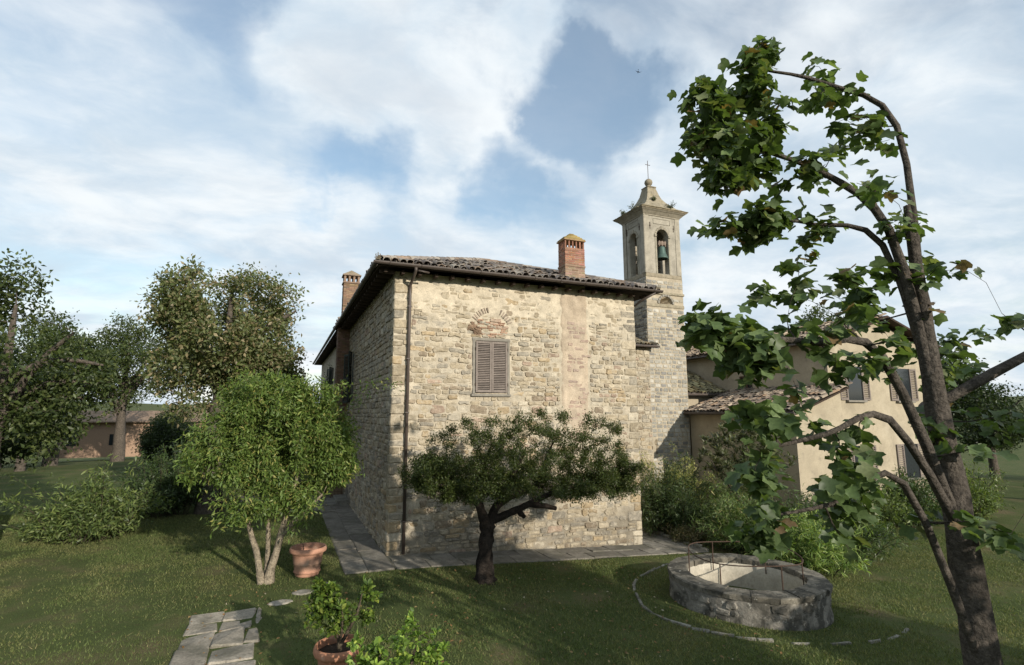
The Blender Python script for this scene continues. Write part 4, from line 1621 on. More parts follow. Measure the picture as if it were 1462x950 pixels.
def grow(limbs, attract, r, twig=.010, seg=.22, wander=.05, lift=.05, min_node=0):
    """main limbs given; every attractor is joined to the nearest wood by a tapering, bending twig"""
    nodes, rads = [], []
    for pts, rad in limbs:
        P = np.array(pts, float)
        for i in range(len(P) - 1):
            for t in np.linspace(0, 1, 5)[:-1]:
                nodes.append(P[i] * (1 - t) + P[i + 1] * t)
                rads.append(rad[i] * (1 - t) + rad[i + 1] * t)
        nodes.append(P[-1])
        rads.append(rad[-1])
    N = np.zeros((len(nodes) + len(attract) * 14, 3))
    Rr = np.zeros(len(N))
    m = len(nodes)
    N[:m] = nodes
    Rr[:m] = rads
    hub = N[:m][N[:m, 2] >= min_node]
    order = np.argsort([np.min(np.linalg.norm(hub - a, axis=1)) for a in attract])
    twigs = []
    for k in order:
        a = attract[k]
        dd = np.linalg.norm(N[:m] - a, axis=1) + np.where(N[:m, 2] < min_node, 50, 0) + .6 * np.maximum(N[:m, 2] - a[2], 0)
        j = int(np.argmin(dd))
        p0 = N[j].copy()
        D = np.linalg.norm(a - p0)
        n = int(np.clip(math.ceil(D / seg), 2, 9))
        r0 = min(Rr[j] * .7, twig + .011 * D)
        pts, rr = [p0], [r0]
        off = r.normal(0, wander, 3) * D
        for i in range(1, n + 1):
            t = i / n
            q = p0 * (1 - t) + a * t + off * math.sin(math.pi * t) + np.array((0, 0, lift * D * math.sin(math.pi * t)))
            if i < n:
                q = q + r.normal(0, .02, 3)
            pts.append(q)
            rr.append(r0 * (1 - t) + twig * .45 * t)
            if m < len(N):
                N[m] = q
                Rr[m] = rr[-1]
                m += 1
        twigs.append((pts, rr))
    return twigs


def wood_mesh(name, segs, parent, tint, n=6, rough=0.0, seed=1):
    r = np.random.default_rng(seed)
    V, F = [], []
    for pts, rad in segs:
        v, f = tube(pts, rad, n, False)
        o = len(V)
        if rough:
            v = [tuple(np.array(q) + r.normal(0, rough, 3) * rad[i // n]) for i, q in enumerate(v)]
        V += v
        F += [tuple(i + o for i in q) for q in f]
    o = mk_np(name, np.array(V), np.array(F), M['bark'], parent, np.array(tint), True)
    return stuff(o) if name == 'twigs' else o


def smooth_path(pts, rad, k=4):
    """Catmull-Rom refinement of a limb"""
    P = np.array(pts, float)
    out, ro = [], []
    for i in range(len(P) - 1):
        p0, p1, p2, p3 = P[max(i - 1, 0)], P[i], P[i + 1], P[min(i + 2, len(P) - 1)]
        for t in np.linspace(0, 1, k + 1)[:-1]:
            out.append(.5 * ((2 * p1) + (-p0 + p2) * t + (2 * p0 - 5 * p1 + 4 * p2 - p3) * t * t + (-p0 + 3 * p1 - 3 * p2 + p3) * t ** 3))
            ro.append(rad[i] * (1 - t) + rad[i + 1] * t)
    out.append(P[-1])
    ro.append(rad[-1])
    return out, ro


def leaf_cloud(twigs, r, per, size, ratio, spread, palette, part=.6, upbias=.6, droop=0.0, weights=None):
    pos, dr, up = [], [], []
    for pts, rr in twigs:
        P = np.array(pts)
        n = len(P) - 1
        t = r.uniform(1 - part, 1.0, per) * n
        i = np.minimum(t.astype(int), n - 1)
        fr = (t - i)[:, None]
        base = P[i] * (1 - fr) + P[i + 1] * fr
        base = base + r.normal(0, spread, (per, 3))
        ax = P[-1] - P[0]
        ax = ax / (np.linalg.norm(ax) + 1e-9)
        pos.append(base)
        dr.append(ax[None] * .5 + r.normal(0, .7, (per, 3)) + np.array((0, 0, -droop)))
        up.append(np.array((0, 0, upbias)) + r.normal(0, .5, (per, 3)))
    pos, dr, up = np.concatenate(pos), np.concatenate(dr), np.concatenate(up)
    n = len(pos)
    L = size * r.uniform(.65, 1.25, n)
    pal = np.array(palette)
    c = pal[r.choice(len(pal), n, p=weights)] * r.uniform(.7, 1.3, (n, 1))
    return pos, dr, up, L, L * ratio, c


def local(o, root):
    """vertices were given relative to the thing already"""
    return o


def ellipsoid(r, n, c, rad, shell=.45, fn=None):
    out = []
    while len(out) < n:
        q = r.normal(0, 1, 3)
        q /= np.linalg.norm(q)
        q = q * r.uniform(shell ** 3, 1) ** (1 / 3)
        if fn is not None and not fn(q):
            continue
        out.append(np.array(c) + q * np.array(rad))
    return np.array(out)


# ---- spreading tree in front of the wall
def build_wall_tree():
    r = np.random.default_rng(101)
    bx, by = 1.90, -2.87
    bz = float(ground_z(bx, 0))
    t = thing('spreading_tree', 'low dark tree with wide flat crown on the lawn before the house wall', 'tree', (bx, by, bz))
    limbs = [
        ([(0, 0, -.1), (.0, 0, .15), (.02, 0, .75), (.06, 0, 1.15), (.06, 0, 1.40)], [.33, .205, .165, .175, .16]),
        ([(.05, 0, 1.25), (-.08, -.03, 1.6), (-.22, -.02, 1.95), (-.42, .02, 2.25), (-.8, .1, 2.5), (-1.35, .2, 2.6)], [.135, .115, .10, .085, .06, .03]),
        ([(.07, 0, 1.25), (.20, .0, 1.58), (.36, .02, 1.80), (.62, .05, 1.92), (1.0, .1, 2.05), (1.5, .1, 2.2)], [.14, .115, .105, .095, .075, .05]),
        ([(.12, 0, 1.40), (.45, -.05, 1.52), (.85, -.06, 1.66), (1.3, -.05, 1.80), (1.9, .0, 2.0), (2.6, .05, 2.15), (3.3, 0, 2.2)], [.11, .095, .09, .08, .065, .05, .025]),
        ([(1.15, -.05, 1.76), (1.62, -.02, 1.70), (2.0, 0, 1.60)], [.075, .07, .055]),
        ([(.85, -.06, 1.66), (.95, -.08, 1.55), (1.05, -.1, 1.46)], [.07, .075, .05]),
        ([(-.22, 0, 1.95), (-.1, .1, 2.4), (.1, .2, 2.85), (.2, .2, 3.2)], [.07, .06, .045, .025]),
        ([(.36, 0, 1.8), (.5, -.2, 2.3), (.8, -.3, 2.8), (1.0, -.3, 3.2)], [.07, .055, .04, .022]),
        ([(1.3, -.05, 1.8), (1.6, .2, 2.35), (1.9, .3, 2.9), (2.1, .3, 3.3)], [.06, .05, .035, .02]),
        ([(-.42, .02, 2.25), (-.9, -.3, 2.35), (-1.5, -.5, 2.45)], [.06, .045, .025]),
    ]
    limbs = [smooth_path(*l) for l in limbs]
    body = wood_mesh('trunk', [limbs[0]], t, (.036, .028, .022), 16, .17, 2)
    br = wood_mesh('branches', limbs[1:], t, (.034, .026, .020), 9, .08, 3)
    att = []
    while len(att) < 900:
        u = r.uniform(-1, 1)
        x = 1.22 + 3.05 * u
        zc = 2.62 - .25 * abs(u) ** 1.5 - .13 * u
        half = .96 * (1 - abs(u) ** 2.2) ** .5 + .14
        zz = r.uniform(-1, 1)
        z = zc + half * (zz if zz > 0 else zz * .62)
        y = r.normal(0, .62) * (1.15 - abs(u) * .5)
        z = z * .78 + .22 * (round(z / .34) * .34 + .05 * math.sin(x * 2.2))
        if z > 3.1 and r.random() < .45:
            continue
        if fbm(x * 1.3 + 5, z * 1.6 + y, 4) < .30:
            continue
        if u < -.45 and z > 3.05:
            continue
        att.append((x, y, z))
    # loose sprays above the crown and a long shoot towards the pipe
    for k in range(64):
        x = r.uniform(-1.6, 4.3)
        att.append((x, r.normal(0, .4), 3.35 + .55 * (1 - ((x - 1.6) / 3.2) ** 2) + r.uniform(-.05, .25)))
    att += [(2.2, 0, 4.05), (2.35, .1, 3.9), (-1.75, 0, 2.55), (-1.9, .05, 2.45), (3.5, 0, 3.35), (4.15, 0, 2.9), (4.3, 0, 2.5)]
    for k in range(70):
        a = r.uniform(-.15, math.pi + .15)
        att.append((1.22 + 3.25 * math.cos(a), r.normal(0, .4), 2.5 + 1.12 * math.sin(a) + r.normal(0, .06)))
    tw = grow(limbs, np.array(att), r, .007, .2, .06, .05, 1.7)
    stuff(wood_mesh('twigs', tw, t, (.05, .038, .028), 4))
    pal = [(.042, .060, .014), (.056, .076, .018), (.072, .092, .024), (.032, .047, .012), (.10, .11, .03)]
    a = leaf_cloud(tw, r, 108, .058, .44, .062, pal, .95, .7, .0, [.3, .3, .18, .15, .07])
    mk_np('crown', *leaves_np(*a, 'diamond')[:2], M['leaf'], t, np.repeat(a[5], 4, 0))
    # a bare dead branch tip poking past the downpipe
    wood_mesh('twigs', [([(-.8, .1, 2.5), (-1.25, .15, 2.42), (-1.85, .2, 2.30)], [.03, .022, .012])], t, (.05, .04, .03), 5)


build_wall_tree()


# ---- multi-stemmed evergreen at the left
def build_left_shrub():
    r = np.random.default_rng(202)
    bx, by = -3.09, -1.32
    t = thing('evergreen_tree', 'round light green evergreen with several pale stems beside the empty pot', 'tree', (bx, by, 0))
    limbs = [
        ([(.05, 0, -.08), (.08, 0, .25), (.18, 0, .65), (.25, .02, 1.0), (.36, .05, 1.5), (.5, .1, 2.2), (.7, .1, 2.9)], [.15, .10, .085, .08, .07, .05, .03]),
        ([(-.08, 0, -.08), (-.16, 0, .3), (-.26, .0, .75), (-.42, .05, 1.2), (-.55, .1, 1.9), (-.7, .1, 2.8)], [.12, .075, .07, .06, .05, .03]),
        ([(0, .1, -.05), (0, .18, .4), (-.02, .25, 1.0), (-.05, .3, 1.7), (.0, .4, 2.4)], [.08, .06, .055, .05, .03]),
        ([(.22, .02, .95), (.5, 0, 1.3), (.85, -.05, 1.65), (1.2, -.05, 2.0)], [.06, .05, .04, .025]),
    ]
    limbs = [smooth_path(*l) for l in limbs]
    wood_mesh('trunk', limbs, t, (.30, .25, .18), 9, .06, 4)
    att = np.concatenate([ellipsoid(r, 230, (.15, .45, 3.55), (1.25, 1.3, 1.30), .3), ellipsoid(r, 120, (1.25, .3, 3.30), (.95, .9, .95), .3), ellipsoid(r, 110, (-.95, .4, 3.1), (.95, 1.0, 1.05), .3),
                          ellipsoid(r, 70, (.75, .1, 4.35), (.7, .7, .55), .3), ellipsoid(r, 60, (-.5, .3, 4.3), (.7, .7, .6), .3), ellipsoid(r, 70, (1.6, .1, 2.75), (.55, .6, .5), .3),
                          ellipsoid(r, 60, (-.3, -.5, 2.4), (.8, .6, .6), .3)])
    att = np.concatenate([att, np.array([(r.normal(.2, 1.1), r.normal(.3, .8), 4.75 + r.uniform(-.3, .28)) for _ in range(26)])])
    # lobes make the outline uneven
    keep = [a for a in att if fbm(a[0] * 1.4 + 9, a[2] * 1.4 + a[1] * .8, 6) > .44]
    keep = [a + np.array((-.14, 0, 0)) for a in keep]
    # a hanging spray on the right
    keep += [np.array((.75 + r.normal(0, .3), .1 + r.normal(0, .3), 2.05 + r.normal(0, .2))) for _ in range(24)]
    keep += [np.array((-.1 + r.normal(0, .6), -.3 + r.normal(0, .3), 1.85 + r.normal(0, .2))) for _ in range(40)]
    tw = grow(limbs, np.array(keep), r, .007, .25, .06, .04, .9)
    wood_mesh('twigs', tw, t, (.24, .20, .145), 4)
    pal = [(.105, .16, .036), (.135, .19, .044), (.075, .12, .028), (.19, .22, .06), (.26, .24, .075)]
    a = leaf_cloud(tw, r, 74, .12, .30, .11, pal, .8, .6, .45, [.33, .3, .2, .12, .05])
    mk_np('crown', *leaves_np(*a, 'blade')[:2], M['leaf_gloss'], t, np.repeat(a[5], 5, 0))


build_left_shrub()


def generic_tree(name, label, loc, trunk_h, crown_c, crown_r, n_tw, per, leaf, ratio, pal, wts, seed, bark=(.12, .10, .08), spread=.16, holes=.38, group=None, shape='diamond', mat='leaf', freq=.45, lean=(0, 0)):
    r = np.random.default_rng(seed)
    t = thing(name, label, 'tree', loc, group)
    c = np.array(crown_c, float)
    R0 = .035 * (c[2] + crown_r[2]) ** 1.0
    limbs = [smooth_path([(0, 0, -.2), (.03, 0, trunk_h * .5), (c[0] * .3 + lean[0], c[1] * .3, trunk_h), (c[0] * .7, c[1] * .7, (trunk_h + c[2]) / 2), (c[0], c[1], c[2] + crown_r[2] * .5)],
                         [R0 * 1.25, R0, R0 * .8, R0 * .55, R0 * .15])]
    for k in range(9):
        a = k * 2.4 + r.uniform(-.3, .3)
        h0 = trunk_h + (c[2] - trunk_h) * r.uniform(0, .8)
        f = (h0 - trunk_h) / max(c[2] - trunk_h, .1)
        p0 = np.array((c[0] * (.3 + .4 * f), c[1] * (.3 + .4 * f), h0))
        e = c + np.array((math.cos(a) * crown_r[0] * .7, math.sin(a) * crown_r[1] * .7, r.uniform(-.4, .5) * crown_r[2]))
        mid = (p0 + e) / 2 + np.array((0, 0, .12 * crown_r[2]))
        limbs.append(smooth_path([p0, mid, e], [R0 * .45, R0 * .3, R0 * .1]))
    wood_mesh('trunk', limbs, t, bark, 8, .05, seed)
    att = [ellipsoid(r, n_tw // 3, c, np.array(crown_r) * .78, .3)]
    for k in range(7):
        q = r.normal(0, 1, 3)
        q /= np.linalg.norm(q)
        att.append(ellipsoid(r, n_tw // 10, c + q * np.array(crown_r) * .62, np.array(crown_r) * r.uniform(.32, .5), .2))
    att = np.concatenate(att)
    att = att[att[:, 2] > trunk_h * .7]
    att = np.array([a for a in att if fbm(a[0] * freq + seed, a[2] * freq * 1.3 + a[1] * freq * .8, seed % 50) > holes])
    tw = grow(limbs, att, r, .010, .4, .06, .05, trunk_h * .8)
    wood_mesh('twigs', tw, t, bark, 4)
    a = leaf_cloud(tw, r, per, leaf, ratio, spread, pal, .7, .6, .15, wts)
    k = len(LEAF[shape][0])
    mk_np('crown', *leaves_np(*a, shape)[:2], M[mat], t, np.repeat(a[5], k, 0))
    return t


BROWN = [(.15, .165, .07), (.24, .195, .11), (.115, .14, .055), (.08, .105, .04), (.29, .24, .14)]
GREEN = [(.05, .072, .022), (.07, .095, .03), (.04, .058, .02), (.09, .11, .035)]
DARK = [(.03, .048, .018), (.04, .06, .02), (.024, .038, .015)]


def build_back_trees():
    generic_tree('broadleaf_tree', 'tall tree with olive and tan autumn leaves behind the round evergreen', (-5.55, 9.6, 0), 4.2, (.2, .6, 7.0), (3.9, 3.6, 4.9), 1000, 72, .19, .5,
                 BROWN, [.34, .17, .25, .17, .07], 303, spread=.24, holes=.385)
    generic_tree('broadleaf_tree', 'leafy green tree with round crown at the edge of the garden', (-10.5, 3.5, 0), 3.2, (.2, 0, 5.6), (3.2, 3.0, 3.0), 420, 55, .16, .5,
                 GREEN, None, 304, spread=.2, holes=.36)
    generic_tree('broadleaf_tree', 'dark dense tree at the far end of the side yard', (-3.6, 19.0, 0), 1.4, (0, 0, 2.6), (2.2, 2.2, 2.2), 320, 60, .18, .5,
                 DARK, None, 305, spread=.22, holes=.25)
    generic_tree('broadleaf_tree', 'dark bushy tree standing beside the leafy green tree', (-14.5, 9.5, 0), 2.2, (0, 0, 4.2), (3.6, 3.2, 3.4), 380, 55, .2, .5,
                 DARK, None, 306, spread=.24, holes=.3)
    generic_tree('broadleaf_tree', 'olive green tree crown rising above the cream house roof', (33.0, 10.0, 0), 3.5, (0, 0, 7.5), (4.2, 4.0, 4.4), 380, 50, .22, .5,
                 GREEN, None, 307, spread=.26, holes=.34)

    # more of the wooded edge beyond the garden: copies of the trees above
    src = [o for o in COL.objects if o.name.startswith('broadleaf_tree')]
    far = [(-24, 22, 1.2, 1, 'round tree left of the outbuilding in the far wooded edge'), (-20, 33, 1.1, 3, 'dark far tree standing against the outbuilding wall'),
           (-33, 20, 1.5, 3, 'largest dark far tree at the wooded edge'), (-11, 31, .9, 2, 'low dark far tree in front of the outbuilding'),
           (-7.0, 28, .9, 2, 'dark far tree beside the long house wall'), (-30, 36, 1.5, 1, 'pale green far tree behind the wooded edge'),
           (36, -2, 1.0, 1, 'light green tree standing beyond the plastered house end'), (40, 8, 1.3, 3, 'dark tree behind the light green tree and plastered house')]
    fr = np.random.default_rng(66)
    for k in range(26):
        if k < 16:
            x, y = -10 - 3.6 * k + fr.uniform(-1.5, 1.5), 46 + fr.uniform(-6, 10) - .5 * k
        else:
            x, y = 38 + 4.5 * (k - 16) + fr.uniform(-2, 2), 24 - 4.2 * (k - 16) + fr.uniform(-3, 3)
        far.append((x, y, fr.uniform(.8, 1.35), int(fr.choice([1, 2, 3, 4])), None))
    for k, (x, y, s, i, lab) in enumerate(far):
        p = src[i]
        c = p.copy()
        COL.objects.link(c)
        c.location = (x, y, -.4)
        c.rotation_euler = (0, 0, k * 1.3)
        c.scale = (s, s, s)
        if lab is None:
            c.location.z = -1.6
            tag(c, 'small far broadleaf tree in the distant wooded edge around the garden', 'tree', 'trees of the distant wooded edge')
        else:
            tag(c, lab, 'tree')
        for ch in p.children:
            q = ch.copy()
            COL.objects.link(q)
            q.parent = c


build_back_trees()


def shrub(name, label, loc, rad, n_st, per, leaf, ratio, pal, seed, shape='blade', mat='leaf', group=None, stem=.012, droop=.2, top=None, wts=None, bark=(.09, .08, .05), spread=.10):
    """many stems rising from one base, leaves along them"""
    r = np.random.default_rng(seed)
    t = thing(name, label, 'shrub', loc, group)
    pal = np.array(pal) * 1.85
    tw = []
    for k in range(n_st):
        q = r.normal(0, 1, 3)
        q /= np.linalg.norm(q)
        rr = r.uniform(.3, 1) ** .5 * (1.22 if r.random() < .18 else 1.0) * (.78 + .44 * math.sin(2.1 * math.atan2(q[1], q[0]) + seed) ** 2)
        e = np.array((q[0] * rad[0] * rr, q[1] * rad[1] * rr, abs(q[2]) ** .6 * rad[2] * rr + .08 * rad[2]))
        b = np.array((e[0] * .35 + r.normal(0, .1) * rad[0], e[1] * .35 + r.normal(0, .1) * rad[1], -.05))
        mid = b * .45 + e * .55 + np.array((0, 0, .16 * rad[2]))
        P, rd = smooth_path([b, mid, e], [stem, stem * .7, stem * .3], 4)
        tw.append((P, rd))
    wood_mesh('stems', tw, t, bark, 4)
    a = leaf_cloud(tw, r, per, leaf, ratio, spread, pal, .85, .5, droop, wts)
    k = len(LEAF[shape][0])
    mk_np('foliage', *leaves_np(*a, shape)[:2], M[mat], t, np.repeat(a[5], k, 0))
    return t


def build_shrubs():
    gz = lambda x: float(ground_z(x, 0))
    shrub('leafy_shrub', 'big dark green shrub with narrow leaves beside the house corner path', (11.3, 1.5, gz(11.3)), (1.55, 1.5, 2.35), 150, 85, .17, .16,
          [(.030, .048, .018), (.042, .064, .022), (.06, .08, .03), (.024, .038, .016)], 401)
    shrub('leafy_shrub', 'tall yellow green shrub growing against the tower foot', (13.7, 4.2, gz(13)), (2.1, 1.2, 2.65), 120, 70, .14, .2,
          [(.20, .20, .07), (.15, .165, .05), (.25, .235, .10), (.09, .115, .04)], 402)
    shrub('leafy_shrub', 'bushy mixed green shrub with pale feathery tips behind the well', (12.0, -1.4, gz(12)), (1.7, 1.4, 1.75), 150, 80, .19, .13,
          [(.065, .095, .030), (.045, .072, .024), (.10, .125, .045), (.19, .17, .085)], 403, wts=[.4, .35, .18, .07])
    shrub('leafy_shrub', 'lime green bamboo like shrub leaning over the well railing', (11.9, -3.9, gz(12)), (1.5, 1.3, 1.55), 110, 70, .21, .13,
          [(.12, .165, .045), (.085, .13, .035), (.06, .095, .03), (.16, .19, .06)], 404)
    shrub('leafy_shrub', 'low brownish ground shrub at the edge of the corner path', (10.9, .0, gz(11)), (.9, .8, .6), 70, 55, .12, .2,
          [(.075, .062, .03), (.05, .056, .022), (.10, .085, .045)], 405)
    shrub('leafy_shrub', 'dark rounded shrub under the cream wing wall', (15.3, 2.2, gz(13)), (1.7, 1.6, 1.9), 130, 70, .16, .2,
          [(.035, .055, .02), (.05, .072, .025), (.07, .09, .032)], 406)
    shrub('leafy_shrub', 'low dark hedge plant between the well and the lime green shrub', (14.2, -3.0, gz(13)), (1.8, 1.8, 1.7), 130, 70, .17, .2,
          [(.035, .055, .02), (.05, .072, .025), (.03, .045, .018)], 407)
    for k, (x, y, lab) in enumerate(((-7.2, 9.5, 'dark clipped shrub closing the far end of the side yard'), (-6.6, 12.8, 'dark shrub behind the garden table beside the trellis'),
                                     (-8.6, 5.6, 'rounded green shrub at the foot of the leafy green tree'), (-12.2, 1.2, 'broad green shrub growing alone by the lawn edge'))):
        shrub('leafy_shrub', lab, (x, y, 0), (2.0, 1.5, 2.3 - .2 * k), 130, 70, .17, .26, DARK if k < 2 else GREEN, 420 + k)
    for k, (x, y, lab) in enumerate(((18.6, -1.2, 'rounded shrub under the front gable of the cream wing'), (21.8, -.9, 'dark shrub below the shuttered windows of the plastered house'),
                                     (25.5, -1.0, 'light shrub at the far front corner of the plastered house'))):
        shrub('leafy_shrub', lab, (x, y, gz(13)), (1.7, 1.2, 1.7 + .2 * k), 120, 70, .17, .26, GREEN if k != 1 else DARK, 450 + k)
    # strap-leaved tree against the cream wall
    r = np.random.default_rng(440)
    t = thing('strap_leaf_tree', 'small tree with grey green strap leaves in rosettes before the cream wall', 'tree', (13.0, -.4, gz(12.6)))
    limbs = [smooth_path([(0, 0, -.1), (.05, 0, .9), (-.2, .1, 1.9), (-.5, .1, 2.7), (-.9, .1, 3.3)], [.08, .065, .05, .035, .02]),
             smooth_path([(.03, 0, .8), (.3, -.1, 1.8), (.5, -.1, 2.8), (.6, 0, 3.7)], [.06, .05, .04, .02]),
             smooth_path([(-.1, .05, 1.5), (-.7, 0, 2.1), (-1.2, -.1, 2.5), (-1.5, -.1, 3.0)], [.045, .035, .03, .02])]
    wood_mesh('trunk', limbs, t, (.10, .085, .065), 7, .05, 5)
    att = [np.array((-1.75, -.1, 3.55)), np.array((-1.8, 0, 3.2)), np.array((-1.5, -.2, 3.1)), np.array((-1.2, 0, 2.6))]
    while len(att) < 250:
        q = np.array((r.uniform(-1.6, 1.6), r.normal(0, .5), r.uniform(1.7, 4.3)))
        if (q[0] - .1) ** 2 / 2.3 + (q[2] - 3.0) ** 2 / 1.6 < 1 and fbm(q[0] * 1.5, q[2] * 1.5, 3) > .4:
            att.append(q)
    tw = grow(limbs, np.array(att), r, .010, .25, .08, .08, 1.0)
    wood_mesh('twigs', tw, t, (.10, .085, .065), 5)
    pos, dr, up, LL, cc = [], [], [], [], []
    pal = np.array([(.10, .115, .062), (.135, .145, .085), (.075, .095, .045), (.20, .20, .13)])
    for pts, rr in tw:
        P = np.array(pts)
        for e, k in ((P[-1], 15), (P[-2], 7)):
            for i in range(k):
                a = r.uniform(0, 6.283)
                el = r.uniform(-.2, 1.2)
                pos.append(e + r.normal(0, .02, 3))
                dr.append((math.cos(a) * math.cos(el), math.sin(a) * math.cos(el), math.sin(el)))
                up.append((r.normal(0, .2), r.normal(0, .2), 1))
                LL.append(r.uniform(.17, .29))
                cc.append(pal[r.integers(4)] * r.uniform(.75, 1.25))
    LL = np.array(LL)
    V, F, ti = leaves_np(np.array(pos), np.array(dr), np.array(up), LL, LL * .24, np.array(cc), 'blade')
    mk_np('crown', V, F, M['leaf'], t, ti)


build_shrubs()


# ---- weeds on the tower
def build_weeds():
    specs = [((16.5, 6.85, 15.34), .30, 'tuft of dark weeds on the sunny front of the tower spire', (.045, .06, .028)),
             ((14.55, 7.6, 15.2), .34, 'thin pale weed sprouting from the left cornice of the tower', (.11, .12, .07)),
             ((14.42, 8.45, 15.2), .26, 'small weeds along the rear left edge of the tower cornice', (.09, .10, .055)),
             ((15.75, 7.32, 15.9), .14, 'tiny weed clinging halfway up the tower spire', (.07, .085, .04))]
    for k, (loc, s, lab, c) in enumerate(specs):
        r = np.random.default_rng(500 + k)
        t = thing('weed', lab, 'weed', loc, 'weeds rooted on the bell tower')
        tw = []
        for i in range(16):
            e = np.array((r.normal(0, .7), r.normal(-.2, .5), abs(r.normal(.7, .4)))) * s
            tw.append(smooth_path([(0, 0, -.05), e * .5 + np.array((0, 0, .1 * s)), e], [.008, .006, .003], 3))
        wood_mesh('stems', tw, t, (.09, .08, .05), 4)
        a = leaf_cloud(tw, r, 20, .06, .5, .03, [c, np.array(c) * 1.4], .8)
        mk_np('foliage', *leaves_np(*a, 'diamond')[:2], M['leaf'], t, np.repeat(a[5], 4, 0))


build_weeds()


# ---- large-leaved tree reaching in from the right
def pix_point(px, py, depth):
    d = pixel_dir(px, py)
    f = cam.rotation_euler.to_matrix() @ Vector((0, 0, -1))
    fh = Vector((f.x, f.y, 0)).normalized()
    return np.array(cam.location + d * (depth / (d.x * fh.x + d.y * fh.y)))


def build_tulip():
    r = np.random.default_rng(606)
    base = pix_point(1375, 700, 5.9)
    gz = float(ground_z(base[0], 0))
    root = np.array((base[0], base[1], gz))
    t = thing('large_leaf_tree', 'near tree with broad lobed leaves reaching in beside the tower and well', 'tree', tuple(root))
    A = lambda px, py, d: pix_point(px, py, d) - root
    trunk = [(0, 0, -.1), (0, 0, 1.5), (-.05, .05, 3.0), (-.1, .1, 4.3), (-.15, .1, 5.4), (-.2, .1, 6.6)]
    limbs = [smooth_path(trunk, [.20, .16, .135, .11, .08, .035]),
             smooth_path([trunk[3], A(1270, 330, 5.9), A(1180, 250, 6.0), A(1090, 215, 6.1), A(1030, 190, 6.2)], [.09, .065, .05, .035, .016]),
             smooth_path([trunk[4], A(1280, 180, 5.9), A(1180, 120, 6.0), A(1090, 100, 6.1)], [.07, .05, .035, .02]),
             smooth_path([trunk[2], A(1260, 510, 5.4), A(1160, 490, 5.1), A(1080, 480, 5.0), A(1012, 464, 4.9)], [.085, .06, .045, .032, .014]),
             smooth_path([trunk[3], A(1260, 350, 6.0), A(1160, 320, 6.2), A(1090, 312, 6.3)], [.06, .045, .03, .016]),
             smooth_path([trunk[2], A(1270, 600, 5.4), A(1180, 620, 5.2), A(1100, 640, 5.2)], [.07, .05, .035, .018]),
             smooth_path([trunk[1], A(1290, 690, 5.5), A(1190, 720, 5.4), A(1110, 735, 5.4)], [.06, .045, .03, .016]),
             smooth_path([trunk[3], (.9, -.6, 5.0), (1.8, -.9, 5.3), (2.5, -1.0, 5.4)], [.08, .06, .04, .02]),
             smooth_path([trunk[2], (.8, .7, 3.9), (1.7, 1.3, 4.3), (2.4, 1.5, 4.4)], [.08, .06, .04, .02])]
    limbs = limbs[:1] + [(p_, [q_ * .72 for q_ in r_]) for p_, r_ in limbs[1:]]
    wood_mesh('trunk', limbs, t, (.10, .085, .07), 10, .09, 6)

    def blob(n, cx, cy, rx, ry, d, dd, test=None):
        out = []
        while len(out) < n:
            x, y = r.uniform(-1, 1, 2)
            if x * x + y * y > 1:
                continue
            px, py = cx + x * rx, cy + y * ry
            if test and not test(px, py):
                continue
            out.append(A(px, py, d + r.normal(0, dd)))
        return out
    att = blob(34, 1050, 185, 66, 72, 6.1, .25)
    att += blob(9, 1010, 150, 28, 26, 6.0, .15)
    att += blob(10, 1000, 190, 20, 18, 6.0, .15)
    att += blob(12, 1080, 115, 26, 50, 6.1, .2)
    att += blob(9, 1050, 250, 32, 20, 6.1, .2)
    att += blob(16, 1078, 320, 36, 28, 6.2, .2)
    att += [A(1022, 322, 6.1), A(1035, 318, 6.1), A(1086, 420, 6.0), A(1094, 424, 6.0), A(1090, 70, 6.1)]
    n_near = len(att)
    att += blob(7, 1002, 466, 20, 12, 4.9, .12)
    att += blob(11, 1045, 486, 36, 22, 4.95, .2)
    att += blob(9, 1086, 512, 26, 36, 5.0, .2)
    att += blob(7, 1090, 596, 30, 22, 5.2, .2)
    att += blob(6, 1086, 680, 26, 16, 5.3, .2)
    att += blob(6, 1090, 750, 22, 26, 5.4, .2)
    vis = len(att)
    # the rest of the crown
    att += blob(24, 1180, 190, 100, 130, 6.1, .4)
    att += blob(20, 1240, 380, 110, 80, 6.0, .5)
    att += blob(13, 1230, 560, 110, 120, 5.5, .4)
    att += blob(7, 1200, 720, 80, 50, 5.5, .4)
    att += [np.array((r.uniform(.5, 2.9), r.uniform(-1.4, 1.9), r.uniform(3.6, 6.2))) for _ in range(26)]
    for p_, r_ in limbs:
        for q_ in p_[4:-4]:
            if r.random() < .5 and 2.4 < q_[2] < 6.0:
                att.append(np.array(q_) + r.normal(0, .28, 3))
    att = np.array(att)
    tw = grow(limbs, att, r, .007, .3, .09, .02, .5)
    stuff(wood_mesh('twigs', tw, t, (.085, .07, .055), 5))
    # leaves: hang from petioles around the twig ends
    pal = np.array([(.075, .115, .040), (.095, .14, .05), (.12, .165, .062), (.055, .085, .032), (.16, .185, .085), (.19, .13, .065)])
    wt = [.3, .28, .17, .15, .07, .03]
    order = []
    info = []
    for pts, rr in tw:
        P = np.array(pts)
        near = np.min(np.linalg.norm(att[:vis] - P[-1], axis=1)) < 1e-6
        k = r.integers(13, 19) if near else 12
        for i in range(k):
            tt = r.uniform(.35, 1) ** .6 * (len(P) - 1)
            j = min(int(tt), len(P) - 2)
            b = P[j] * (1 - (tt - j)) + P[j + 1] * (tt - j) + r.normal(0, .075, 3)
            info.append((near, b))
    r.shuffle(info)
    info.sort(key=lambda q: not q[0])
    cnt = 0
    variants = []
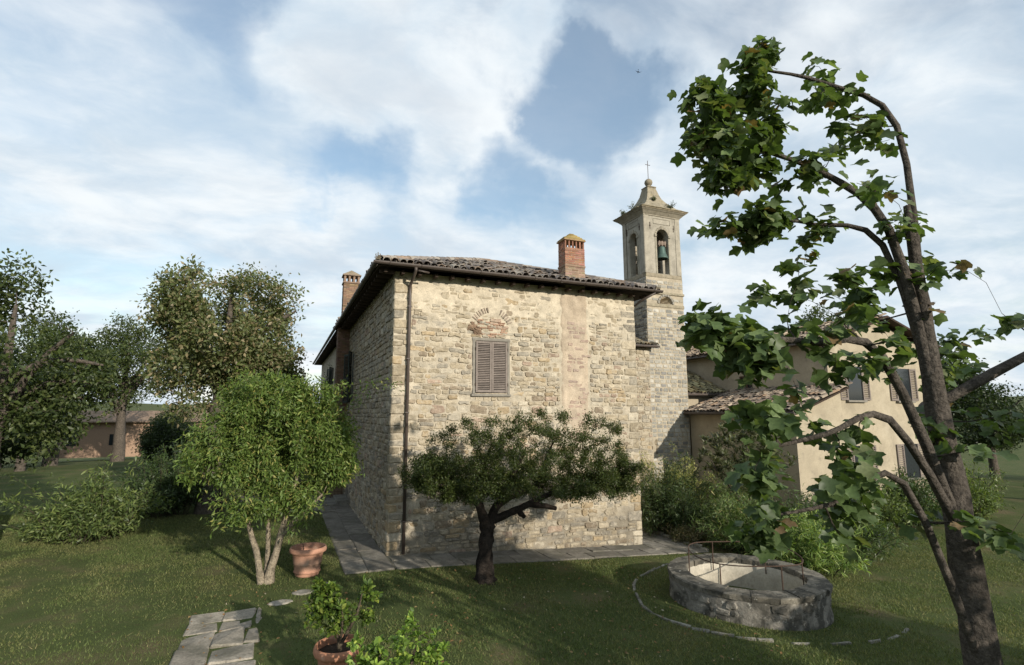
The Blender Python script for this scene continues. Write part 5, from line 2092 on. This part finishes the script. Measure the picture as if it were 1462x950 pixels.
    for k in range(18):
        c = pal[r.choice(6, p=wt)] * r.uniform(.8, 1.2)
        T, F = LEAF['tulip']
        V = T.copy()
        V[:, 2] = V[:, 2] * r.uniform(-1, 3.2) - .16 * V[:, 0] ** 2 * r.uniform(0, 2.4) + .35 * r.uniform(-.6, 1) * V[:, 1] ** 2
        V[:, 2] += .15 * r.uniform(-1, 1) * V[:, 1] * V[:, 0]
        me = bpy.data.meshes.new('leaf')
        me.from_pydata([tuple(q) for q in V], [], F)
        set_tint(me, c, len(V))
        me.materials.append(M['leaf_gloss'])
        variants.append((me, V, F, c))
    acc_p, acc_d, acc_u, acc_l, acc_c = [], [], [], [], []
    for near, b in info:
        a = r.uniform(0, 6.283)
        d = np.array((math.cos(a), math.sin(a), r.uniform(-1.1, .15)))
        up = np.array((r.normal(0, .45), r.normal(0, .45) - .3, 1.0))
        Ls = r.uniform(.10, .175)
        if near and cnt < 295:
            dv = Vector(d).normalized()
            s = Vector(up).cross(dv).normalized()
            nn = dv.cross(s)
            o = bpy.data.objects.new('leaf', variants[r.integers(18)][0])
            COL.objects.link(o)
            o.matrix_local = Matrix.Translation(b) @ (Matrix((dv, s, nn)).transposed().to_4x4()) @ Matrix.Scale(Ls, 4)
            o.parent = t
            cnt += 1
        else:
            acc_p.append(b)
            acc_d.append(d)
            acc_u.append(up)
            acc_l.append(Ls)
            acc_c.append(pal[r.choice(6, p=wt)] * r.uniform(.75, 1.25))
    L = np.array(acc_l)
    V, F, ti = leaves_np(np.array(acc_p), np.array(acc_d), np.array(acc_u), L, L, np.array(acc_c), 'tulip')
    stuff(mk_np('crown', V, F, M['leaf_gloss'], t, ti))


build_tulip()


# ---- unseen trees added beside the camera to throw the lawn into shade
def build_shade_trees():
    specs = [((7.0, -17.5), 3.0, (0, 0, 5.0), (2.5, 2.6, 2.7), 'broad unseen tree added on the near side to shade lawn and wall', 701, .41),
             ((11.2, -17.5), 1.4, (0, 0, 2.6), (2.2, 2.3, 2.0), 'low unseen tree added on the near side to shade the front lawn', 702, .42),
             ((4.2, -15.8), 1.6, (0, 0, 3.0), (1.8, 1.5, 1.5), 'small unseen tree added beside the broad one to shade the lawn', 703, .42)]
    for (x, y), th, cc, cr, lab, sd_, hl in specs:
        generic_tree('added_shade_tree', lab, (x, y, float(ground_z(x, 0))), th, cc, cr, 420, 46, .17, .6, GREEN, None, sd_, spread=.2, holes=hl)


build_shade_trees()


# ------------------------------------------------------------------ garden pots
def pot_profile(R0, H):
    """terracotta garden pot: rolled rim, banded tapering wall, foot; closed inside"""
    return [(.0, .0), (R0 * .62, 0), (R0 * .64, H * .05), (R0 * .62, H * .10), (R0 * .66, H * .13), (R0 * .70, H * .16), (R0 * .67, H * .19), (R0 * .74, H * .42), (R0 * .765, H * .44),
            (R0 * .755, H * .47), (R0 * .82, H * .76), (R0 * .84, H * .78), (R0 * .97, H * .83), (R0 * 1.0, H * .88), (R0 * .99, H * .95), (R0 * .95, H * 1.0), (R0 * .90, H * 1.0),
            (R0 * .86, H * .95), (R0 * .84, H * .8), (R0 * .6, H * .16), (0, H * .15)]


def make_pot(loc, R0, H, label, tint, group, soil):
    t = thing('terracotta_pot', label, 'pot', loc, group)
    prof = pot_profile(R0, H)
    v, f = lathe(prof, 40, (0, 0, 0), .002, int(R0 * 100), False)
    tints = []
    for q in v:
        h = q[2] / H
        k = 1.0 + .12 * math.sin(h * 9)
        c = np.array(tint) * k
        if .2 < h < .75:
            c = c * .75 + np.array((.44, .36, .27)) * .25
        tints.append(c)
    body = mk('body', v, f, M['terracotta'], t, np.array(tints), True)
    v, f = lathe([(R0 * .655, H * .115), (R0 * .72, H * .135), (R0 * .72, H * .165), (R0 * .665, H * .185)], 40, (0, 0, 0), .004, 3, False)
    mk('band', v, f, M['terracotta'], t, tint, True)
    if soil:
        n = 24
        rr = np.random.default_rng(4)
        v = [(0, 0, H * .86)] + [(R0 * .82 * math.cos(2 * math.pi * k / n), R0 * .82 * math.sin(2 * math.pi * k / n), H * .845 + rr.uniform(-.01, .01)) for k in range(n)]
        f = [(0, 1 + k, 1 + (k + 1) % n) for k in range(n)]
        mk('soil', v, f, M['soil'], t)
    return t


make_pot((-2.16, -.98, -.01), .45, .68, 'large empty terracotta pot standing on the grass beside the pavement', (.40, .215, .145), 'terracotta pots', False)
v, f = tube([(-2.26, -1.08, .10), (-2.28, -1.05, .72), (-2.34, -1.0, .80)], [.012, .01, .006], 5)
tag(mk('dry_stick', v, f, M['bark'], None, (.12, .09, .06)), 'thin dry stick standing in the empty pot', 'stick')


def lemon(loc, pot_h, label, seed, n_tw, rad, cz, single, bright, lobes, height):
    r = np.random.default_rng(seed)
    t = thing('lemon_tree', label, 'plant', loc, 'lemon trees in pots')
    limbs = [smooth_path([(0, 0, -.25), (.0, 0, .12), (-.07, 0, .3), (-.15, .03, .55), (-.2, 0, .8)], [.04, .032, .026, .02, .01]),
             smooth_path([(0, 0, .05), (.12, 0, .25), (.24, -.02, .5), (.30, 0, .75)], [.03, .026, .02, .01]),
             smooth_path([(0, 0, .1), (.02, -.1, .3), (0, -.2, .6)], [.024, .02, .01])]
    wood_mesh('trunk', limbs, t, (.10, .08, .055), 7, .06, seed)
    att = []
    for (cx, cy, cz_, rx, ry, rz, n) in lobes:
        att += list(ellipsoid(r, n, (cx, cy, cz_), (rx, ry, rz), .2))
    tw = grow(limbs, np.array(att), r, .005, .14, .06, .05, .12)
    wood_mesh('twigs', tw, t, (.10, .10, .045), 4)
    pal = np.array([(.075, .125, .022), (.10, .16, .028), (.15, .21, .038), (.05, .085, .02), (.22, .26, .05)]) * bright
    wt = [.3, .28, .18, .16, .08]
    variants = []
    for k in range(14):
        c = pal[r.choice(5, p=wt)] * r.uniform(.8, 1.2)
        T, F = LEAF['oval']
        V = T.copy()
        V[:, 1] *= .62
        V[:, 2] *= r.uniform(-.2, 2.0)
        me = bpy.data.meshes.new('leaf')
        me.from_pydata([tuple(q) for q in V], [], F)
        set_tint(me, c, len(V))
        me.materials.append(M['leaf_gloss'])
        variants.append(me)
    info = []
    for pts, rr in tw:
        P = np.array(pts)
        for i in range(9):
            tt = r.uniform(.25, 1) * (len(P) - 1)
            j = min(int(tt), len(P) - 2)
            info.append((P[j] * (1 - (tt - j)) + P[j + 1] * (tt - j), P[-1] - P[0]))
    r.shuffle(info)
    p, d_, u_, l_, c_ = [], [], [], [], []
    cnt = 0
    for b, ax in info:
        ax = ax / (np.linalg.norm(ax) + 1e-6)
        d = ax * .6 + r.normal(0, .6, 3) + np.array((0, 0, .15))
        up = np.array((r.normal(0, .5), r.normal(0, .5), 1.0))
        L = r.uniform(.055, .105)
        if cnt < single:
            dv = Vector(d).normalized()
            s = Vector(up).cross(dv).normalized()
            o = bpy.data.objects.new('leaf', variants[r.integers(14)])
            COL.objects.link(o)
            o.matrix_local = Matrix.Translation(b) @ (Matrix((dv, s, dv.cross(s))).transposed().to_4x4()) @ Matrix.Scale(L, 4)
            o.parent = t
            cnt += 1
        else:
            p.append(b)
            d_.append(d)
            u_.append(up)
            l_.append(L)
            c_.append(pal[r.choice(5, p=wt)] * r.uniform(.75, 1.25))
    if p:
        L = np.array(l_)
        V, F, ti = leaves_np(np.array(p), np.array(d_), np.array(u_), L, L * .62, np.array(c_), 'oval')
        stuff(mk_np('crown', V, F, M['leaf_gloss'], t, ti))
    return t


def build_lemons():
    # first pot fully in view
    px, py = -1.99, -7.23
    make_pot((px, py, 0), .36, .66, 'terracotta pot holding the dark lemon bush on the lawn', (.33, .16, .095), 'terracotta pots', True)
    lemon((px, py, .56), .66, 'dark green lemon bush with two leafy lobes growing in a terracotta pot', 801, 0, 0, 0, 280, 1.0,
          [(-.22, 0, .62, .30, .30, .36, 95), (-.05, 0, .50, .30, .28, .22, 36), (-.22, 0, .92, .14, .14, .14, 10), (.40, .05, .60, .16, .2, .30, 26), (.36, .02, .85, .10, .1, .15, 7)], 1.1)
    # second pot, nearer
    px, py = -1.50, -8.75
    make_pot((px, py, 0), .36, .66, 'terracotta pot of the bright yellow green lemon bush', (.33, .16, .095), 'terracotta pots', True)
    lemon((px, py, .40), .66, 'bright yellow green lemon bush with upright shoots beside the dark lemon bush', 802, 0, 0, 0, 290, 1.55,
          [(-.25, 0, .55, .32, .3, .30, 40), (.20, 0, .60, .32, .3, .34, 46), (.55, 0, .55, .16, .2, .30, 20), (.22, 0, 1.0, .08, .08, .16, 6), (-.45, 0, .75, .1, .1, .14, 6)], 1.1)


build_lemons()


# ------------------------------------------------------------------ the round well / cistern
def build_well():
    r = np.random.default_rng(900)
    cx, cy = WELL
    gz = float(ground_z(cx, 0))
    t = thing('round_well', 'wide round mossy stone cistern wall with coping and thin iron hoop rail', 'well', (cx, cy, gz))
    top = .25 - gz
    n = 96

    def ring(prof, seed, amp, mat, name, tint):
        V, F = [], []
        for j, (rr, z) in enumerate(prof):
            for k in range(n):
                a = 2 * math.pi * k / n
                w = amp * (float(fbm(np.array(math.cos(a) * 6 + 20), np.array(math.sin(a) * 6 + z * 3 + 20), seed)) - .5) * 2
                V.append(((rr + w) * math.cos(a), (rr + w) * math.sin(a), z + (w * .4 if 0 < j < len(prof) - 1 else 0)))
        for j in range(len(prof) - 1):
            for k in range(n):
                F.append((j * n + k, j * n + (k + 1) % n, (j + 1) * n + (k + 1) % n, (j + 1) * n + k))
        return mk(name, V, F, mat, t, tint, True)
    ro, ri = WELL_R - .03, WELL_R - .46
    ring([(ro + .04, -.25), (ro + .02, .05), (ro, .2), (ro - .01, .35), (ro, top - .16), (ro - .05, top - .11)], 3, .03, M['well'], 'outer_wall', (1, 1, 1))
    ring([(ri + .04, top - .11), (ri, top - .14), (ri, top - .4), (ri + .01, top - .8), (ri, -.5), (ri, -1.2), (.02, -1.2)], 5, .012, M['well_in'], 'inner_lining', (1, 1, 1))
    rub = Acc()
    Lc = 2 * math.pi * ro
    for (a, b, c, e) in pack(0, Lc, -.15, top - .15, (.10, .20), (.18, .42), r):
        q, f = stone_mesh(a, b, c, e, r.uniform(-.045, .004), r)
        rub.add([((ro + .012 + p[2]) * math.cos(p[0] / ro), (ro + .012 + p[2]) * math.sin(p[0] / ro), p[1]) for p in q], f, np.array((1, 1, 1)) * r.uniform(.6, 1.3))
    stuff(rub.build('rubble', M['well'], t))
    # coping stones
    m = 22
    edges = np.cumsum(r.uniform(.8, 1.2, m))
    edges = np.concatenate([[0], edges]) / edges[-1] * 2 * math.pi
    for k in range(m):
        a0, a1 = edges[k] + .002, edges[k + 1] - .002
        v = []
        N = 4
        z0, z1 = top - .13, top + r.uniform(-.015, .012)
        jo, ji = r.uniform(-.02, .03), r.uniform(-.02, .015)
        c = .022
        prof = [(ri - ji, z0), (ri - ji, z1 - c), (ri - ji + c, z1), (ro + .03 + jo - c, z1 - .008), (ro + .03 + jo, z1 - c - .01), (ro + .03 + jo - .01, z0)]
        for i in range(N + 1):
            a = a0 + (a1 - a0) * i / N
            for (q, z) in prof:
                w = r.normal(0, .006)
                v.append(((q + w) * math.cos(a), (q + w) * math.sin(a), z + r.normal(0, .004)))
        p = len(prof)
        f = []
        for i in range(N):
            for j in range(p):
                f.append((i * p + j, i * p + (j + 1) % p, (i + 1) * p + (j + 1) % p, (i + 1) * p + j))
        f += [tuple(range(p))[::-1], tuple(range(N * p, (N + 1) * p))]
        mk('coping_stone', v, [q[::-1] for q in f], M['well'], t, np.array((1, .98, .92)) * r.uniform(.55, 1.0))
    # iron hoop rail on thin posts, set into the inner edge
    rr = ri - .05
    pts = []
    for k in range(65):
        a = 2 * math.pi * k / 64
        pts.append((rr * math.cos(a), rr * math.sin(a), top + .44 + .03 * math.sin(3 * a + 1)))
    mk('hoop_rail', *tube(pts, .013, 6), M['rust'], t)
    for k in range(6):
        a = 2 * math.pi * (k + .35) / 6
        x, y = rr * math.cos(a), rr * math.sin(a)
        zt = top + .44 + .03 * math.sin(3 * a + 1)
        mk('rail_post', *tube([(x, y, top - .28), (x + r.normal(0, .01), y + r.normal(0, .01), zt)], .014, 6), M['rust'], t)
    # kerb stones in the lawn round the well
    kerb = thing('lawn_kerb', 'curved line of narrow kerb stones in the lawn around the cistern', 'kerb', (8.2, -5.7, float(ground_z(8.2, 0))))
    pts = [(9.4, -2.0), (8.04, -2.32), (6.87, -2.91), (5.9, -3.55), (5.42, -4.1), (5.02, -4.8), (4.68, -5.55), (4.70, -6.2), (4.9, -6.75), (5.55, -7.4), (6.4, -7.9), (7.4, -8.2), (8.6, -8.25), (9.8, -7.9)]
    P, _ = smooth_path([(a, b, 0) for a, b in pts], [1] * len(pts), 12)
    P = np.array(P)
    s = np.concatenate([[0], np.cumsum(np.linalg.norm(np.diff(P, axis=0), axis=1))])
    pos = 0.0
    while pos < s[-1] - .3:
        L = r.uniform(.22, .48)
        a = np.array([np.interp(pos + .012, s, P[:, i]) for i in range(2)])
        b = np.array([np.interp(pos + L - .012, s, P[:, i]) for i in range(2)])
        m_ = (a + b) / 2
        ang = math.atan2(b[1] - a[1], b[0] - a[0])
        ln = np.linalg.norm(b - a) / 2
        v, f = cbox(-ln, ln, -.035, .035, -.1, r.uniform(.004, .03), .010, .014, r)
        Mx = Matrix.Translation((m_[0] - 8.2, m_[1] + 5.7, float(ground_z(m_[0], 0)) - kerb.location.z)) @ Matrix.Rotation(ang, 4, 'Z')
        if r.random() < .86:
            mk('kerb_stone', xf(v, Mx), f, M['paving'], kerb, np.array((.25, .235, .195)) * r.uniform(.6, 1.3))
        pos += L
    # border stones along the path by the shrubs
    kerb2 = thing('path_edging', 'row of rough edging stones between the corner path and the shrubs', 'kerb', (10.5, 1.0, float(ground_z(10.5, 0))))
    y = -1.2
    while y < 3.0:
        L = r.uniform(.25, .5)
        v, f = cbox(-.08, .08, y - 1.0, y - 1.0 + L - .02, -.1, r.uniform(.06, .13), .025, .02, r)
        v = [(q[0] + .05 * math.sin(y * 2), q[1], q[2]) for q in v]
        mk('edging_stone', v, f, M['paving'], kerb2, np.array((.28, .26, .21)) * r.uniform(.7, 1.2))
        y += L


build_well()


# ------------------------------------------------------------------ side yard furniture
def build_yard():
    r = np.random.default_rng(1000)
    t = thing('garden_table', 'dark wooden garden table in the shaded side yard beyond the paving', 'table', (-1.35, 12.2, .02))
    for k in range(5):
        mk('top_plank', *cbox(-.9, .9, -.4 + .16 * k, -.4 + .16 * k + .152, .70, .74, .006), M['dark_wood'], t)
    for sx in (-.8, .8):
        for sy in (-.32, .32):
            mk('leg', *cbox(sx - .04, sx + .04, sy - .04, sy + .04, 0, .698, .006), M['dark_wood'], t)
    mk('apron', *cbox(-.75, .75, -.345, -.315, .58, .697, .004), M['dark_wood'], t)
    b = thing('garden_bench', 'low dark bench behind the garden table in the side yard', 'bench', (-1.4, 13.0, .02))
    for k in range(3):
        mk('seat_plank', *cbox(-.8, .8, -.18 + .12 * k, -.18 + .12 * k + .112, .42, .455, .005), M['dark_wood'], b)
    for sx in (-.65, .65):
        mk('leg', *cbox(sx - .05, sx + .05, -.15, .15, 0, .418, .005), M['dark_wood'], b)
    g = thing('iron_trellis', 'rusty iron grid trellis standing beside the side door', 'trellis', (-.35, 10.9, .02))
    for k in range(5):
        mk('upright', *tube([(-.32 + .16 * k, 0, 0), (-.32 + .16 * k, 0, 1.75)], .010, 5), M['rust'], g)
    for k in range(9):
        mk('crossbar', *tube([(-.33, .012, .15 + .19 * k), (.33, .012, .15 + .19 * k)], .008, 5), M['rust'], g)
    # climbing plant on the far wall corner
    shrub('climbing_plant', 'dark green climber on the house wall near the far shutter', (-.28, 22.6, 4.0), (.25, .9, 2.6), 40, 60, .12, .5, DARK, 1001)
    # low outbuilding far behind, with a tiled roof
    o = thing('outbuilding', 'distant low brick outbuilding with tiled roof seen beyond the garden trees', 'building', (-19, 62, -1.2))
    mk('wall', *box(-9, 9, 0, 6, 0, 4.2), M['brick'], o, (.34, .23, .16))
    v = [(-9.5, -.6, 4.2), (9.5, -.6, 4.2), (9.5, 3, 5.5), (-9.5, 3, 5.5), (9.5, 6.6, 4.2), (-9.5, 6.6, 4.2)]
    v += [(a, b_, c - .12) for a, b_, c in v]
    mk('roof', v, [(0, 1, 2, 3), (3, 2, 4, 5), (7, 6, 9, 8), (8, 9, 11, 10), (0, 6, 7, 1), (1, 7, 8, 2), (2, 8, 10, 4), (4, 10, 11, 5), (5, 11, 9, 3), (3, 9, 6, 0)], M['tile'], o, (.24, .17, .12))
    for k in range(4):
        w = mk('window', *cbox(-7.2 + 4.2 * k, -6.2 + 4.2 * k, -.03, .05, 1.4, 2.7, .01), M['glass'], o)
    # bird in the sky
    bp = pix_point(911, 103, 40)
    v = [(-.16, 0, 0), (.16, .02, .01), (0, -.05, .02), (0, .05, .02), (0, 0, -.04), (0, 0, .05), (-.02, .30, .10), (.07, .05, .02), (-.02, -.30, .10), (.07, -.05, .02), (-.24, .04, 0), (-.24, -.04, 0)]
    f = [(1, 3, 5), (1, 5, 2), (1, 2, 4), (1, 4, 3), (0, 5, 3), (0, 2, 5), (0, 4, 2), (0, 3, 4), (7, 6, 3), (9, 2, 8), (0, 10, 11)]
    bird = mk('bird', v, f, M['feather'])
    bird.location = bp
    bird.rotation_euler = (R(25), R(20), R(60))
    tag(bird, 'tiny dark bird flying above the bell tower', 'bird')


build_yard()


# ------------------------------------------------------------------ fallen leaves
def build_litter():
    r = np.random.default_rng(1100)
    n = 900
    x = r.uniform(-4.5, 6.5, n)
    y = r.uniform(-9.5, -1.4, n)
    k = np.hypot(x - WELL[0], y - WELL[1]) > WELL_R + .1
    k &= (np.hypot(x + 1.99, y + 7.23) > .4) & (np.hypot(x + 1.50, y + 8.75) > .4) & (np.hypot(x + 2.16, y + .98) > .48)
    x, y = x[k], y[k]
    n = len(x)
    pos = np.stack([x, y, ground_z(x, y) + .028], 1)
    d = r.normal(0, 1, (n, 3)) * np.array((1, 1, .25))
    up = r.normal(0, .3, (n, 3)) + np.array((0, 0, 1))
    L = r.uniform(.03, .085, n)
    c = np.array([(.24, .14, .06), (.30, .21, .10), (.16, .09, .045), (.38, .33, .24)])[r.choice(4, n, p=[.4, .3, .22, .08])]
    V, F, ti = leaves_np(pos, d, up, L, L * .6, c, 'diamond')
    o = stuff(mk_np('fallen_leaves', V, F, M['leaf_dull'], None, ti))
    tag(o, 'dry brown fallen leaves scattered over the lawn', 'leaves')


build_litter()
